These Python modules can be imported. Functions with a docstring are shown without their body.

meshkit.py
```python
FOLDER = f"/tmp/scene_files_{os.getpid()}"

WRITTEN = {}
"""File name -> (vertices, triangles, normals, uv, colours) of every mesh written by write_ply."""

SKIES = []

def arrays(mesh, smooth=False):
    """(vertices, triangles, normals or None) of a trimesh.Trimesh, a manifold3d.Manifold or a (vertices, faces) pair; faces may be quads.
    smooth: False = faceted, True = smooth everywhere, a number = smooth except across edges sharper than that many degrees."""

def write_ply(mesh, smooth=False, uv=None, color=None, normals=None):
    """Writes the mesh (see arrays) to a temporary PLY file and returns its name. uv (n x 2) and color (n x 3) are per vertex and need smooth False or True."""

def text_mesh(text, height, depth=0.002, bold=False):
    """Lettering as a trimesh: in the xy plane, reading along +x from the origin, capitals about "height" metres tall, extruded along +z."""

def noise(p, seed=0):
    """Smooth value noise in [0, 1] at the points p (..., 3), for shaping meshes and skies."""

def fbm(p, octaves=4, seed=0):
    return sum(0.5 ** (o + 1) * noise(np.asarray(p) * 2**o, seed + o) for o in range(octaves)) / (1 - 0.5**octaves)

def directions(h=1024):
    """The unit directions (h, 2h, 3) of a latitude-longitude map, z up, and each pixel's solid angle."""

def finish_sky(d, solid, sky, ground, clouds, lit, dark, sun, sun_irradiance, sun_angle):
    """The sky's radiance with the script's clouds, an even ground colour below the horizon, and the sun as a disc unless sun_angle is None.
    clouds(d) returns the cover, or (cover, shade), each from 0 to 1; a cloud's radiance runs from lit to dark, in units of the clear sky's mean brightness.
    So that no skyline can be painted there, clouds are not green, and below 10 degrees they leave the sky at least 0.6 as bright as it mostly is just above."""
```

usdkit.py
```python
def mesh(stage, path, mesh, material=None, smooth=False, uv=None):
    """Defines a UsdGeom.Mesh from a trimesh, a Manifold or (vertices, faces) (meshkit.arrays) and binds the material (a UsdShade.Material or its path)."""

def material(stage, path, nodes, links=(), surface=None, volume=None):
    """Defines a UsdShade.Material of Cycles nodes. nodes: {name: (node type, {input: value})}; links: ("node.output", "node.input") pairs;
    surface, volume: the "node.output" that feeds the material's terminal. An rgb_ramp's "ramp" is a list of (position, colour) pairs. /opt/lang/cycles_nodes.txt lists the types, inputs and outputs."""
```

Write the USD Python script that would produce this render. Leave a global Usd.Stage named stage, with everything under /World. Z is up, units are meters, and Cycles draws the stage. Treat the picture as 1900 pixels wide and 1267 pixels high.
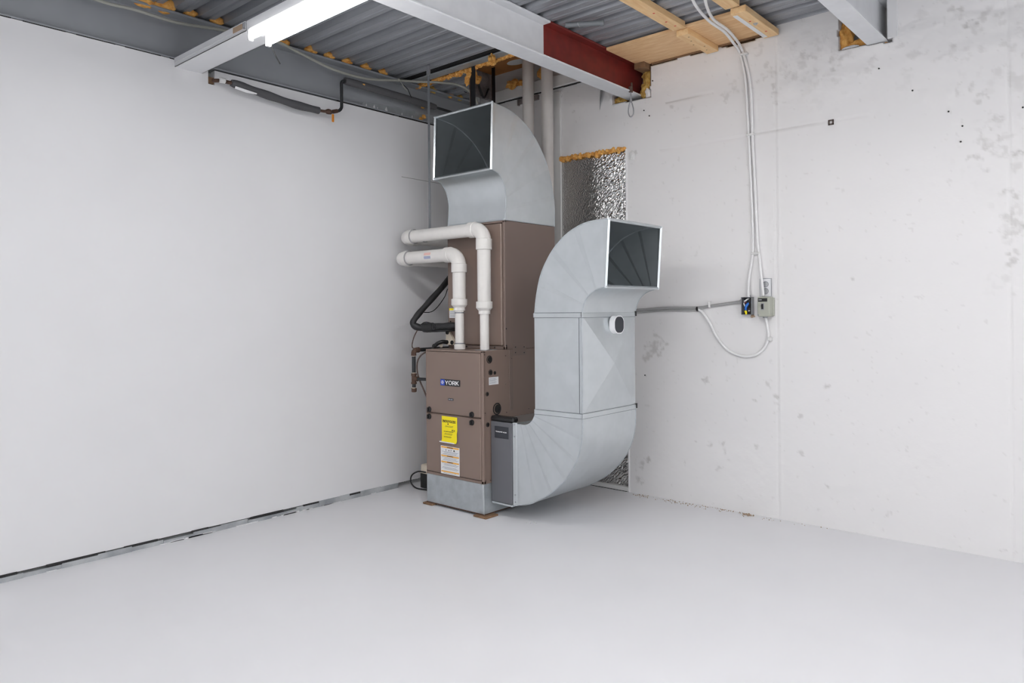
import math, random
import numpy as np
import trimesh
import usdkit, meshkit
from pxr import Usd, UsdGeom, UsdLux, UsdShade, Gf, Sdf, Vt

stage = Usd.Stage.CreateInMemory()
UsdGeom.SetStageUpAxis(stage, UsdGeom.Tokens.z)
UsdGeom.SetStageMetersPerUnit(stage, 1.0)
UsdGeom.Xform.Define(stage, '/World')
UsdGeom.Scope.Define(stage, '/World/Looks')

# ---------------------------------------------------------------- camera, light, exposure
YAW, ROLL, FPX, CY, CAM_H = 0.851656, -0.00897394, 1358.56, 578.94, 1.287
EXPOSURE = 0.12
TUBE_STRENGTH = 20.5
UNSEEN_FRONT, UNSEEN_BACK = 1.1, 0.2
UNSEEN_PANEL = 6.5
cam = UsdGeom.Camera.Define(stage, '/World/camera')
fw = np.array([math.sin(YAW), math.cos(YAW), 0.0]); rt = np.array([math.cos(YAW), -math.sin(YAW), 0.0]); up = np.array([0, 0, 1.0])
r2 = rt * math.cos(ROLL) + up * math.sin(ROLL); u2 = -rt * math.sin(ROLL) + up * math.cos(ROLL)
cam.AddTransformOp().Set(Gf.Matrix4d(*r2, 0, *u2, 0, *(-fw), 0, 0, 0, CAM_H, 1))
cam.CreateHorizontalApertureAttr(36.0)
cam.CreateVerticalApertureAttr(36.0 * 1267 / 1900)
cam.CreateFocalLengthAttr(FPX / 1900 * 36.0)
cam.CreateVerticalApertureOffsetAttr((CY - 633.5) / 1900 * 36.0)
cam.CreateClippingRangeAttr(Gf.Vec2f(0.05, 100))
cam.CreateExposureAttr(EXPOSURE)
for nm, pos, rot, w, h, power in (('unseen_light_front', (-.8, -4.97, 1.45), (90, 0, 0), 7.0, 2.2, UNSEEN_FRONT), ('unseen_light_back', (-4.97, -1.2, 1.45), (90, 0, -90), 6.0, 2.2, UNSEEN_BACK)):   # unseen light from behind the camera, placed to brighten the walls
    wn = UsdLux.RectLight.Define(stage, '/World/Looks/' + nm)
    wn.CreateWidthAttr(w); wn.CreateHeightAttr(h); wn.CreateIntensityAttr(power); wn.CreateColorAttr(Gf.Vec3f(.97, .985, 1.0))
    xf = UsdGeom.XformCommonAPI(wn); xf.SetTranslate(Gf.Vec3d(*pos)); xf.SetRotate(Gf.Vec3f(*rot))
UNSEEN_PANELS = [(.2, .5), (-1.3, 2.0), (-1.8, .5), (.2, -1.7), (-1.8, -1.7), (2.0, -.9), (2.4, -3.0)]
for k, (px_, py_) in enumerate(UNSEEN_PANELS):   # unseen ceiling lamps, placed to brighten the floor and lower walls
    wn = UsdLux.RectLight.Define(stage, '/World/Looks/unseen_panel_light_%d' % k)
    wn.CreateWidthAttr(.6); wn.CreateHeightAttr(1.2); wn.CreateIntensityAttr(UNSEEN_PANEL); wn.CreateColorAttr(Gf.Vec3f(1.0, .99, .985))
    UsdGeom.XformCommonAPI(wn).SetTranslate(Gf.Vec3d(px_, py_, 2.95))
dome = UsdLux.DomeLight.Define(stage, '/World/Looks/sky')
dome.CreateIntensityAttr(0.02)

rng = random.Random(7)
nrg = np.random.default_rng(7)
LX, RX, LY = -5.0, 4.46, 4.2          # room: left wall is y = LY, right wall is x = RX
DECK = 3.03

# ---------------------------------------------------------------- materials
def lin(r, g, b):
    return tuple(((c / 255) / 12.92 if c <= 10 else (((c / 255) + 0.055) / 1.055) ** 2.4) for c in (r, g, b))

def mat(name, color, rough=0.5, metal=0.0, vary=0.0, vscale=6.0, color2=None, bump=0.0, bscale=60.0, bdist=0.002, spec=0.5, emit=None, stretch=None, coat=0.0, detail=3.0):
    n = {'p': ('principled_bsdf', {'base_color': color, 'roughness': rough, 'metallic': metal, 'specular_ior_level': spec, 'coat_weight': coat})}
    l = []
    if vary or bump:
        n['g'] = ('texture_coordinate', {})
        n['m'] = ('mapping', {'scale': stretch or (1, 1, 1)})
        l.append(('g.object', 'm.vector'))
    if vary:
        c2 = color2 or tuple(c * (1 - vary) for c in color)
        n['n'] = ('noise_texture', {'scale': vscale, 'detail': detail, 'roughness': 0.6})
        n['r'] = ('rgb_ramp', {'ramp': [(0.3, color), (0.7, c2)]})
        l += [('m.vector', 'n.vector'), ('n.fac', 'r.fac'), ('r.color', 'p.base_color')]
    if bump:
        n['b'] = ('noise_texture', {'scale': bscale, 'detail': 4.0, 'roughness': 0.6})
        n['bb'] = ('bump', {'strength': bump, 'distance': bdist})
        l += [('m.vector', 'b.vector'), ('b.fac', 'bb.height'), ('bb.normal', 'p.normal')]
    if emit:
        n['p'][1]['emission_color'] = emit[0]; n['p'][1]['emission_strength'] = emit[1]
    return usdkit.material(stage, '/World/Looks/' + name, n, l, surface='p.BSDF')

M = {}
M['drywall'] = mat('drywall', (.80, .80, .81), .65, vary=.03, vscale=1.5, bump=.05, bscale=180, bdist=.001)
M['floor'] = mat('floor_paint', (.80, .80, .82), .42, vary=.035, vscale=1.2, bump=.06, bscale=25, bdist=.002, spec=.35)
M['white_metal'] = mat('white_metal', (.78, .79, .81), .4)
M['beam_white'] = mat('beam_white', (.78, .795, .82), .5, vary=.08, vscale=9, bump=.05, bscale=40)
M['beam_grey'] = mat('beam_grey', (.31, .325, .345), .5, vary=.1, vscale=3, bump=.03, bscale=30)
M['primer_red'] = mat('primer_red', lin(132, 44, 38), .5, vary=.3, vscale=12, color2=lin(112, 40, 36), bump=.1, bscale=50)
M['galv'] = mat('galvanised', (.71, .755, .775), .30, .93, vary=.08, vscale=9, bump=.02, bscale=20)
M['galv_dull'] = mat('galvanised_dull', (.52, .56, .585), .45, .6, vary=.18, vscale=14)
M['deck'] = mat('deck_steel', (.39, .405, .435), .45, .35, vary=.28, vscale=5, stretch=(3, .25, 1))
M['brown'] = mat('furnace_brown', lin(134, 115, 105), .42, vary=.04, vscale=4, coat=.1)
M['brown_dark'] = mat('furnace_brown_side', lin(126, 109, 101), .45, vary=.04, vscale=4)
M['filter_grey'] = mat('filter_grey', lin(103, 104, 109), .45)
M['dark_plastic'] = mat('dark_plastic', lin(50, 53, 60), .4)
M['black'] = mat('black_plastic', (.012, .012, .013), .4)
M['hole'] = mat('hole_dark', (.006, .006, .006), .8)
M['rubber'] = mat('black_rubber', (.018, .018, .02), .55, bump=.25, bscale=60, bdist=.003)
M['sleeve'] = mat('grey_foam_sleeve', (.085, .085, .09), .8, bump=.2, bscale=60)
M['pvc'] = mat('white_pvc', (.80, .78, .75), .3, vary=.05, vscale=12)
M['pvc_old'] = mat('aged_pvc', (.74, .71, .68), .35, vary=.08, vscale=6)
M['iron'] = mat('black_iron', (.03, .032, .034), .45, .3)
M['rust'] = mat('rusty_iron', lin(96, 72, 60), .65, .2, vary=.4, vscale=60)
M['foam'] = mat('orange_spray_foam', lin(242, 190, 108), .8, vary=.5, vscale=40, color2=lin(214, 142, 62), bump=.6, bscale=90, bdist=.006)
M['foam_yellow'] = mat('yellow_foam', lin(214, 184, 106), .85, vary=.5, vscale=30, color2=lin(160, 112, 40), bump=.6, bscale=90, bdist=.006)
M['wood'] = mat('pine', lin(246, 214, 164), .6, vary=.25, vscale=5, color2=lin(230, 186, 132), stretch=(1, 8, 8), bump=.1, bscale=60)
M['ply'] = mat('plywood', lin(244, 208, 160), .6, vary=.3, vscale=7, color2=lin(226, 180, 130), stretch=(5, 1, 1), bump=.06, bscale=40)
M['wood_dark'] = mat('old_wood', lin(140, 108, 80), .75, vary=.4, vscale=20)
M['ply_dark'] = mat('old_plywood', lin(190, 130, 70), .7, vary=.3, vscale=5, color2=lin(160, 105, 55))
M['concrete'] = mat('raw_concrete', lin(176, 166, 162), .85, vary=.45, vscale=9, color2=lin(110, 104, 104), bump=.5, bscale=40)
M['red_mark'] = mat('red_mark', lin(214, 70, 60), .6)
M['cable_white'] = mat('white_cable', (.83, .83, .83), .5)
M['cable_grey'] = mat('grey_cable', (.36, .36, .36), .5)
M['cable_olive'] = mat('olive_cable', (.34, .34, .30), .55)
M['copper_wire'] = mat('brown_wire', lin(88, 72, 66), .5)
M['beige'] = mat('beige_paint', lin(176, 178, 166), .45)
M['grey_steel'] = mat('grey_steel', (.36, .37, .39), .4, .5)
M['bright_steel'] = mat('bright_steel', (.66, .67, .69), .3, .8, bump=.1, bscale=30)
M['conduit'] = mat('grey_conduit', (.20, .215, .23), .5, .2)
M['yellow'] = mat('label_yellow', lin(255, 236, 20), .5)
M['label_white'] = mat('label_white', (.82, .82, .83), .5)
M['label_orange'] = mat('label_orange', lin(240, 178, 80), .5)
M['label_print'] = mat('label_print_grey', lin(165, 168, 178), .6)
M['ink'] = mat('ink_black', (.02, .02, .02), .6)
M['badge_black'] = mat('badge_black', lin(38, 38, 42), .4)
M['badge_blue'] = mat('badge_blue', lin(30, 72, 190), .4)
M['letter_white'] = mat('letter_white', (.85, .85, .86), .5)
M['blue_wire'] = mat('blue_wire', lin(40, 110, 200), .5)
M['wire_red'] = mat('red_wire', lin(120, 50, 60), .5)
M['cream'] = mat('cream_plastic', lin(226, 214, 196), .5)
M['orange_plastic'] = mat('orange_handle', lin(214, 132, 34), .45)
M['tape'] = mat('brown_patch', lin(186, 160, 134), .7)
M['track'] = mat('metal_track', (.30, .32, .34), .5, .3, vary=.7, vscale=7, color2=(.55, .57, .58))
M['white_trim'] = mat('white_trim', (.74, .74, .73), .6, bump=.1, bscale=60)
M['crumb'] = mat('crumbs', lin(170, 150, 130), .9)
M['glow'] = mat('tube_glow', (.9, .9, .9), .4, emit=((1.0, .985, .98), TUBE_STRENGTH))
M['foil'] = usdkit.material(stage, '/World/Looks/foil', {
    'p': ('principled_bsdf', {'base_color': (.62, .61, .60), 'metallic': 1.0, 'roughness': .13}),
    'g': ('texture_coordinate', {}), 'v': ('voronoi_texture', {'scale': 110.0, 'randomness': 1.0}), 'bb': ('bump', {'strength': .4, 'distance': .004})},
    [('g.object', 'v.vector'), ('v.distance', 'bb.height'), ('bb.normal', 'p.normal')], surface='p.BSDF')
# right wall: rough white paint over concrete; the stains are a mesh attribute (dirt that stays where it is)
M['rough_wall'] = usdkit.material(stage, '/World/Looks/rough_wall', {
    'p': ('principled_bsdf', {'roughness': .65, 'specular_ior_level': .4}),
    'a': ('attribute', {'attribute': 'dirt'}), 's': ('separate_color', {}),
    'x': ('mix', {'color1': (.81, .80, .80), 'color2': (.36, .345, .32)}),
    'g': ('texture_coordinate', {}), 'n': ('noise_texture', {'scale': 70.0, 'detail': 5.0, 'roughness': .65}), 'bb': ('bump', {'strength': .18, 'distance': .003})},
    [('a.color', 's.color'), ('s.r', 'x.fac'), ('x.color', 'p.base_color'), ('g.object', 'n.vector'), ('n.fac', 'bb.height'), ('bb.normal', 'p.normal')], surface='p.BSDF')

# ---------------------------------------------------------------- scene helpers
LOC, taken = {'/World': np.zeros(3)}, set()

def numbered(parent, name):
    path, k = f'{parent}/{name}', 0
    while path in taken:
        k += 1; path = f'{parent}/{name}_{k:03d}'
    taken.add(path)
    return path

def tag(prim, label=None, cat=None, group=None, kind=None):
    for k, v in (('label', label), ('category', cat), ('group', group), ('kind', kind)):
        if v: prim.SetCustomDataByKey(k, v)

def thing(name, label, cat, loc, group=None, kind=None):
    p = numbered('/World', name)
    x = UsdGeom.Xform.Define(stage, p); x.AddTranslateOp().Set(Gf.Vec3d(*map(float, loc)))
    LOC[p] = np.array(loc, float)
    tag(x.GetPrim(), label, cat, group, kind)
    return p

def obj(name, mesh, m, parent='/World', smooth=30, label=None, cat=None, group=None, kind=None):
    """mesh in world coordinates; one Mesh prim under parent"""
    if isinstance(mesh, list): mesh = trimesh.util.concatenate(mesh)
    p = numbered(parent, name)
    base = LOC[parent]
    if parent == '/World' and kind != 'structure':
        lo, hi = mesh.bounds; base = np.array([(lo[0] + hi[0]) / 2, (lo[1] + hi[1]) / 2, lo[2]])
    mm = mesh.copy(); mm.apply_translation(-base)
    g = usdkit.mesh(stage, p, mm, M[m] if isinstance(m, str) else m, smooth=smooth)
    if parent == '/World' and kind != 'structure': g.AddTranslateOp().Set(Gf.Vec3d(*map(float, base)))
    LOC[p] = base
    tag(g.GetPrim(), label, cat, group, kind)
    return p

# ---------------------------------------------------------------- mesh helpers
V = lambda *a: np.array(a, float)

def cat(ms): return trimesh.util.concatenate(ms)

def box(x0, x1, y0, y1, z0, z1, b=0.0):
    if b <= 0:
        m = trimesh.creation.box(extents=(x1 - x0, y1 - y0, z1 - z0)); m.apply_translation(((x0 + x1) / 2, (y0 + y1) / 2, (z0 + z1) / 2)); return m
    pts = []
    for i, x in ((1, x0), (-1, x1)):
        for j, y in ((1, y0), (-1, y1)):
            for k, z in ((1, z0), (-1, z1)):
                pts += [(x + i * b, y + j * b, z), (x + i * b, y, z + k * b), (x, y + j * b, z + k * b)]
    return trimesh.Trimesh(pts).convex_hull

def frames(path):
    P = np.asarray(path, float); T = np.gradient(P, axis=0); T /= np.linalg.norm(T, axis=1, keepdims=True)
    a = V(0, 0, 1) if abs(T[0][2]) < .9 else V(1, 0, 0)
    n = np.cross(T[0], a); n /= np.linalg.norm(n); N = [n]
    for i in range(1, len(P)):
        n = N[-1] - T[i] * (N[-1] @ T[i]); N.append(n / np.linalg.norm(n))
    N = np.array(N); return P, T, N, np.cross(T, N)

def tube(path, r, seg=14, flat=1.0):
    P, T, N, B = frames(path); n = len(P); r = np.broadcast_to(np.asarray(r, float), (n,))
    t = np.linspace(0, 2 * np.pi, seg, endpoint=False)
    ring = P[:, None] + r[:, None, None] * (np.cos(t)[None, :, None] * N[:, None] + flat * np.sin(t)[None, :, None] * B[:, None])
    v = ring.reshape(-1, 3); f = []
    for i in range(n - 1):
        for j in range(seg):
            a, b = i * seg + j, i * seg + (j + 1) % seg
            f += [(a, b, b + seg), (a, b + seg, a + seg)]
    c0, c1 = len(v), len(v) + 1
    v = np.vstack([v, P[0], P[-1]])
    for j in range(seg):
        f += [(c0, (j + 1) % seg, j), (c1, (n - 1) * seg + j, (n - 1) * seg + (j + 1) % seg)]
    m = trimesh.Trimesh(v, f, process=False)
    if m.volume < 0: m.invert()
    return m

def lathe(p0, d, prof, seg=24):
    """prof: (t along d, radius) pairs, capped"""
    d = np.asarray(d, float); d = d / np.linalg.norm(d)
    a = V(0, 0, 1) if abs(d[2]) < .9 else V(1, 0, 0)
    n = np.cross(d, a); n /= np.linalg.norm(n); b = np.cross(d, n)
    t = np.linspace(0, 2 * np.pi, seg, endpoint=False)
    v = np.array([np.asarray(p0) + d * h + r * (math.cos(q) * n + math.sin(q) * b) for h, r in prof for q in t]); f = []
    k = len(prof)
    for i in range(k - 1):
        for j in range(seg):
            a_, b_ = i * seg + j, i * seg + (j + 1) % seg
            f += [(a_, b_, b_ + seg), (a_, b_ + seg, a_ + seg)]
    c0 = len(v); v = np.vstack([v, np.asarray(p0) + d * prof[0][0], np.asarray(p0) + d * prof[-1][0]])
    for j in range(seg):
        f += [(c0, (j + 1) % seg, j), (c0 + 1, (k - 1) * seg + j, (k - 1) * seg + (j + 1) % seg)]
    m = trimesh.Trimesh(v, f, process=False)
    if m.volume < 0: m.invert()
    return m

def cyl(p0, p1, r, seg=16, c=0.0):
    p0, p1 = np.asarray(p0, float), np.asarray(p1, float); h = np.linalg.norm(p1 - p0)
    return lathe(p0, p1 - p0, [(0, r - c), (c, r), (h - c, r), (h, r - c)] if c else [(0, r), (h, r)], seg)

def spline(pts, n=8):
    P = np.asarray(pts, float); Q = np.vstack([2 * P[0] - P[1], P, 2 * P[-1] - P[-2]]); out = []
    for i in range(1, len(Q) - 2):
        for t in np.linspace(0, 1, n, endpoint=False):
            a, b, c, d = Q[i - 1], Q[i], Q[i + 1], Q[i + 2]
            out.append(.5 * (2 * b + (c - a) * t + (2 * a - 5 * b + 4 * c - d) * t ** 2 + (3 * b - a - 3 * c + d) * t ** 3))
    out.append(P[-1]); return np.array(out)

def arc(corner, d0, d1, r, n=10):
    """round a corner: from corner - r*d0 to corner + r*d1"""
    c = np.asarray(corner, float) - r * np.asarray(d0, float) + r * np.asarray(d1, float)
    t = np.linspace(0, np.pi / 2, n)
    return np.array([c - r * math.cos(q) * np.asarray(d1, float) + r * math.sin(q) * np.asarray(d0, float) for q in t])

def shell(G, th):
    """closed thin sheet from a grid of points (m, n, 3)"""
    G = np.asarray(G, float); m, n = G.shape[:2]
    du = np.gradient(G, axis=0); dv = np.gradient(G, axis=1); N = np.cross(du, dv); N /= np.linalg.norm(N, axis=2, keepdims=True) + 1e-12
    A, B = (G + N * th / 2).reshape(-1, 3), (G - N * th / 2).reshape(-1, 3); k = m * n; f = []
    q = lambda a, b, c, d: [(a, b, c), (a, c, d)]
    for i in range(m - 1):
        for j in range(n - 1):
            a, b, c, d = i * n + j, (i + 1) * n + j, (i + 1) * n + j + 1, i * n + j + 1
            f += q(a, b, c, d) + q(k + d, k + c, k + b, k + a)
    ring = [i * n for i in range(m)] + [(m - 1) * n + j for j in range(1, n)] + [i * n + n - 1 for i in range(m - 2, -1, -1)] + [j for j in range(n - 2, 0, -1)]
    for a, b in zip(ring, ring[1:] + ring[:1]): f += q(b, a, k + a, k + b)
    s = trimesh.Trimesh(np.vstack([A, B]), f, process=False)
    if s.volume < 0: s.invert()
    return s

def lump(p, r, seed=0, sub=2, sc=(1, 1, 1), rough=.55):
    m = trimesh.creation.icosphere(subdivisions=sub, radius=1.0); v = m.vertices
    d = 1 + rough * (meshkit.fbm(v * 1.6 + seed * 7.3, 3, seed) - .5) * 2
    m.vertices = v * d[:, None] * r * np.asarray(sc) + np.asarray(p); return m

def bead(path, r, seed=0, step=.5, rough=.5):
    """an irregular line of foam: overlapping lumps along the path, one mesh"""
    P = np.asarray(path, float); L = np.r_[0, np.cumsum(np.linalg.norm(np.diff(P, axis=0), axis=1))]; out = []; g = np.random.default_rng(seed)
    s = 0
    while s < L[-1]:
        p = [np.interp(s, L, P[:, i]) for i in range(3)]
        rr = r * g.uniform(.6, 1.35); out.append(lump(np.array(p) + g.normal(0, r * .25, 3), rr, int(g.integers(99)), 1, g.uniform(.8, 1.3, 3), rough)); s += rr * 2 * step
    return cat(out)

def text_front(s, y, z, h, x, bold=True, depth=.0008):
    """lettering on a face that looks towards -X; y is where it starts, read towards -Y"""
    m = meshkit.text_mesh(s, h, depth, bold); T = np.eye(4); T[:3, 0] = (0, -1, 0); T[:3, 1] = (0, 0, 1); T[:3, 2] = (-1, 0, 0); T[:3, 3] = (x, y, z)
    m.apply_transform(T); return m

def fit_front(s, y0, y1, z0, z1, x, bold=True, depth=.0008):
    m = text_front(s, 0, 0, .05, 0, bold, depth); lo, hi = m.bounds
    m.apply_scale((1, (y0 - y1) / (hi[1] - lo[1]), (z1 - z0) / (hi[2] - lo[2]))); lo, hi = m.bounds
    m.apply_translation((x - hi[0], y1 - lo[1], z0 - lo[2])); return m

# ================================================================ THE SETTING
# floor
fl = obj('floor', box(LX, RX + .15, -5, LY + .1, -.12, 0), 'floor', kind='structure')
crumbs = []
for k in range(150):
    y = 2.75 - abs(nrg.normal(0, .5)) if k % 3 else 2.1 + nrg.normal(0, .25)
    x = RX - .012 - abs(nrg.normal(0, .035)); r = nrg.uniform(.0015, .004)
    if .6 < y < 2.8: crumbs.append(trimesh.creation.icosphere(subdivisions=0, radius=r).apply_translation((x, y, r * .7)))
for k in range(18):
    r = nrg.uniform(.003, .008); crumbs.append(lump((4.42 + nrg.uniform(-.02, .02), 1.92 + nrg.uniform(-.035, .035), r * .6), r, k, 0))
tag(stage.GetPrimAtPath(obj('plaster_crumbs', crumbs, 'crumb', smooth=False)), 'brown plaster crumbs scattered on the floor along the foot of the rough white wall', 'debris', kind='stuff')
wc = [lump((3.42 + nrg.uniform(-.02, .05), 2.86 + nrg.uniform(-.05, .05), .004), nrg.uniform(.002, .005), k, 0) for k in range(6)]
tag(stage.GetPrimAtPath(obj('plaster_chips', wc, 'label_white', smooth=False)), 'small white chips lying on the floor under the duct elbow next to the grey filter box', 'debris', kind='stuff')

# left wall (smooth drywall) on a metal floor track
wl = [box(LX, 2.085, LY, LY + .05, .035, 2.748), box(2.085, 2.125, LY, LY + .05, .035, 2.655), box(2.125, RX + .1, LY, LY + .05, .035, 2.742)]
wall_left = obj('wall_left', wl, 'drywall', smooth=False, kind='structure')
obj('wood_block', box(2.088, 2.122, LY + .004, LY + .04, 2.66, 2.70, .002), 'wood_dark', wall_left, label='brown wood block in the notch of the wall')
g1 = [(3.563, 2.3012), (3.70, 2.3005), (3.84, 2.300), (4.04, 2.2955), (4.2, 2.295)]
obj('joint_crack', [box(a, c, LY - .0012, LY + .001, b - .0022, b + .0016) for (a, b), (c, d) in zip(g1, g1[1:])], 'cable_grey', wall_left, smooth=False, label='thin dark joint crack')
seg_x = np.arange(-5, 3.4, .17); tr, gp = [], []
for i, x in enumerate(seg_x):
    h = .034 if x > 2.7 else .022 + .006 * math.sin(i * 1.7)
    tr.append(box(x, x + .17, LY - .004 + .003 * math.sin(i * 2.3), LY + .03, 0, h + .006 * rng.random(), 0))
obj('baseboard_left', tr, 'track', smooth=False, kind='structure')
for i in range(16):
    x = rng.uniform(.8, 3.3); gp.append(box(x, x + rng.uniform(.03, .16), LY - .008, LY - .003, 0.0, rng.uniform(.003, .008)))
obj('paint_scraps', gp, 'drywall', '/World/baseboard_left', smooth=False, kind='stuff', label='ragged scraps of white paint on the metal track')
obj('track_gap', [box(x, x + rng.uniform(.1, .4), LY - .0035, LY + .01, .026, .037) for x in np.arange(-1, 3.3, .37)], 'ink', '/World/baseboard_left', smooth=False, label='dark gap under the drywall edge')

# right wall: displaced grid with two beam pockets, an opened doorway and the dirt attribute
P1 = (2.613, 2.919, 2.772, 9); P2 = (1.085, 1.362, 2.782, 9); DOOR = (2.813, 3.39, -1, 2.447)
ys = np.r_[np.linspace(-5, .1, 18), np.arange(.12, LY + .051, .0085)]
zs = np.arange(-.034, 3.27, .0085)
YY, ZZ = np.meshgrid(ys, zs, indexing='ij')
q3 = np.stack([YY, ZZ, np.zeros_like(YY)], -1)
f1 = meshkit.fbm(q3 * 3.0, 4, 3); f2 = meshkit.fbm(q3 * 16, 4, 5); f3 = meshkit.fbm(q3 * 40, 3, 9)
disp = (f1 - .5) * .005 + (f2 - .5) * .0028
rough_zone = np.clip(np.exp(-((ZZ - 2.75) / .22) ** 2) * (YY < 1.75) + .8 * np.exp(-((YY - .52) / .10) ** 2) * (ZZ > 1.35) + np.exp(-((YY - .62) / .13) ** 2 - ((ZZ - 2.1) / .13) ** 2), 0, 1)
disp += rough_zone * (f2 - .45) * .006
def groove(dist, w, d): return -d * np.exp(-(dist / w) ** 2)
wob = (meshkit.fbm(q3 * 6, 3, 12) - .5) * .012
disp += groove(YY - 1.738 - wob * .5, .006, .0035) + .002 * np.exp(-((YY - 1.725) / .012) ** 2) + groove(YY - .545 - wob * .3, .006, .004)
m1 = (YY < 2.55) * (YY > 1.2); disp += m1 * groove(ZZ - 2.386 - wob * .6, .006, .0035)
m2 = (YY < 2.5) * (YY > 2.14); disp += m2 * groove(ZZ - 2.705 - wob * .6, .006, .003)
disp += groove(ZZ - 2.84 - .03 * np.sin(YY * 9), .02, .004) * (YY < 1.36) * (f1 > .45)
stains = [(1.815,2.921,.023,.3),(1.843,2.881,.02,.25),(1.779,2.782,.03,.4),(1.827,2.733,.027,.35),(1.766,2.733,.03,.35),(1.743,2.661,.017,.5),(1.743,2.618,.017,.5),(1.74,2.565,.017,.5),(1.556,2.793,.029,.4),(1.65,2.707,.029,.35),(1.612,2.894,.026,.3),(.713,2.769,.025,.6),(.749,2.852,.028,.5),(.786,2.865,.02,.4),(1.205,2.646,.021,.3),(.694,2.45,.022,.35),(.762,2.427,.023,.3),(.664,2.376,.025,.35),(.596,2.25,.033,.4),(.637,2.146,.044,.4),(1.49,2.8,.038,.35),(1.38,2.742,.038,.4),(.656,2.79,.025,.4),(.798,2.671,.023,.4),(.637,2.123,.039,.4),(.595,2.103,.028,.3),(.5,2.064,.022,.6),(.697,2.077,.022,.4),(.643,2.008,.025,.35),(.808,1.953,.017,.35),(.549,1.88,.019,.5),(.519,1.846,.019,.5),(.541,1.731,.033,.4),(.502,1.695,.03,.55),(.55,1.658,.036,.35),(.528,1.556,.025,.5),(.538,1.521,.025,.45),(1.296,1.471,.012,.6),(1.026,1.567,.009,.5),(2.599,1.043,.06,.5),(2.659,.974,.034,.5),(2.674,.838,.011,1),(2.222,.825,.018,.5),(2.065,.847,.017,.4),(1.793,.838,.027,.4),(1.442,.839,.019,.5),(1.891,.714,.017,.4),(1.61,.644,.016,.4),(2.181,.404,.021,.45),(2.091,.397,.028,.45),(1.883,.438,.014,.5),(1.605,.43,.019,.45),(2.376,.28,.018,.5),(2.667,.251,.019,.6),(1.741,2.432,.013,.5),(2.445,2.67,.015,.4),(2.715,.207,.034,.45),(2.721,.089,.027,.5),(2.137,.255,.018,.35),(1.456,.251,.013,.4),(1.122,.138,.015,.6),(.592,.046,.017,.6),(1.39,.16,.009,.4),(1.75,.755,.013,.5),(1.747,.705,.013,.5),(1.748,.655,.013,.4),(3.267,2.779,.016,.5),(3.393,2.958,.025,.4),(2.754,2.379,.034,.5),(2.296,.412,.011,.4),(2.512,2.159,.011,.4),(2.3,2.62,.02,.3),(2.05,2.66,.03,.3),(2.0,2.705,.03,.25)]
dirt = np.zeros_like(YY); fa, fb = meshkit.fbm(q3 * 34, 3, 31), meshkit.fbm(q3 * 34, 3, 37)
for y, z, r, s in stains:
    i0, i1 = np.searchsorted(ys, (y - 2 * r - .02, y + 2 * r + .02)); j0, j1 = np.searchsorted(zs, (z - 2 * r - .02, z + 2 * r + .02)); w = np.s_[i0:i1, j0:j1]
    d = np.hypot(YY[w] - y + (fa[w] - .5) * r * 3.2, (ZZ[w] - z + (fb[w] - .5) * r * 3.2) * (.8 + .5 * ((y * 37) % 1))) / (r * 1.1)
    dirt[w] = np.maximum(dirt[w], s * .85 * np.clip((1.05 - d) * 2.2, 0, 1) * np.clip((f3[w] - .33) * 4.0, .15, 1))
dirt = np.maximum(dirt, rough_zone * np.clip((f2 - .58) * 3.0, 0, .22) * np.clip((fa - .40) * 5, 0, 1))
dirt = np.maximum(dirt, np.clip((f3 - .80) * 4, 0, .15))
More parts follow.
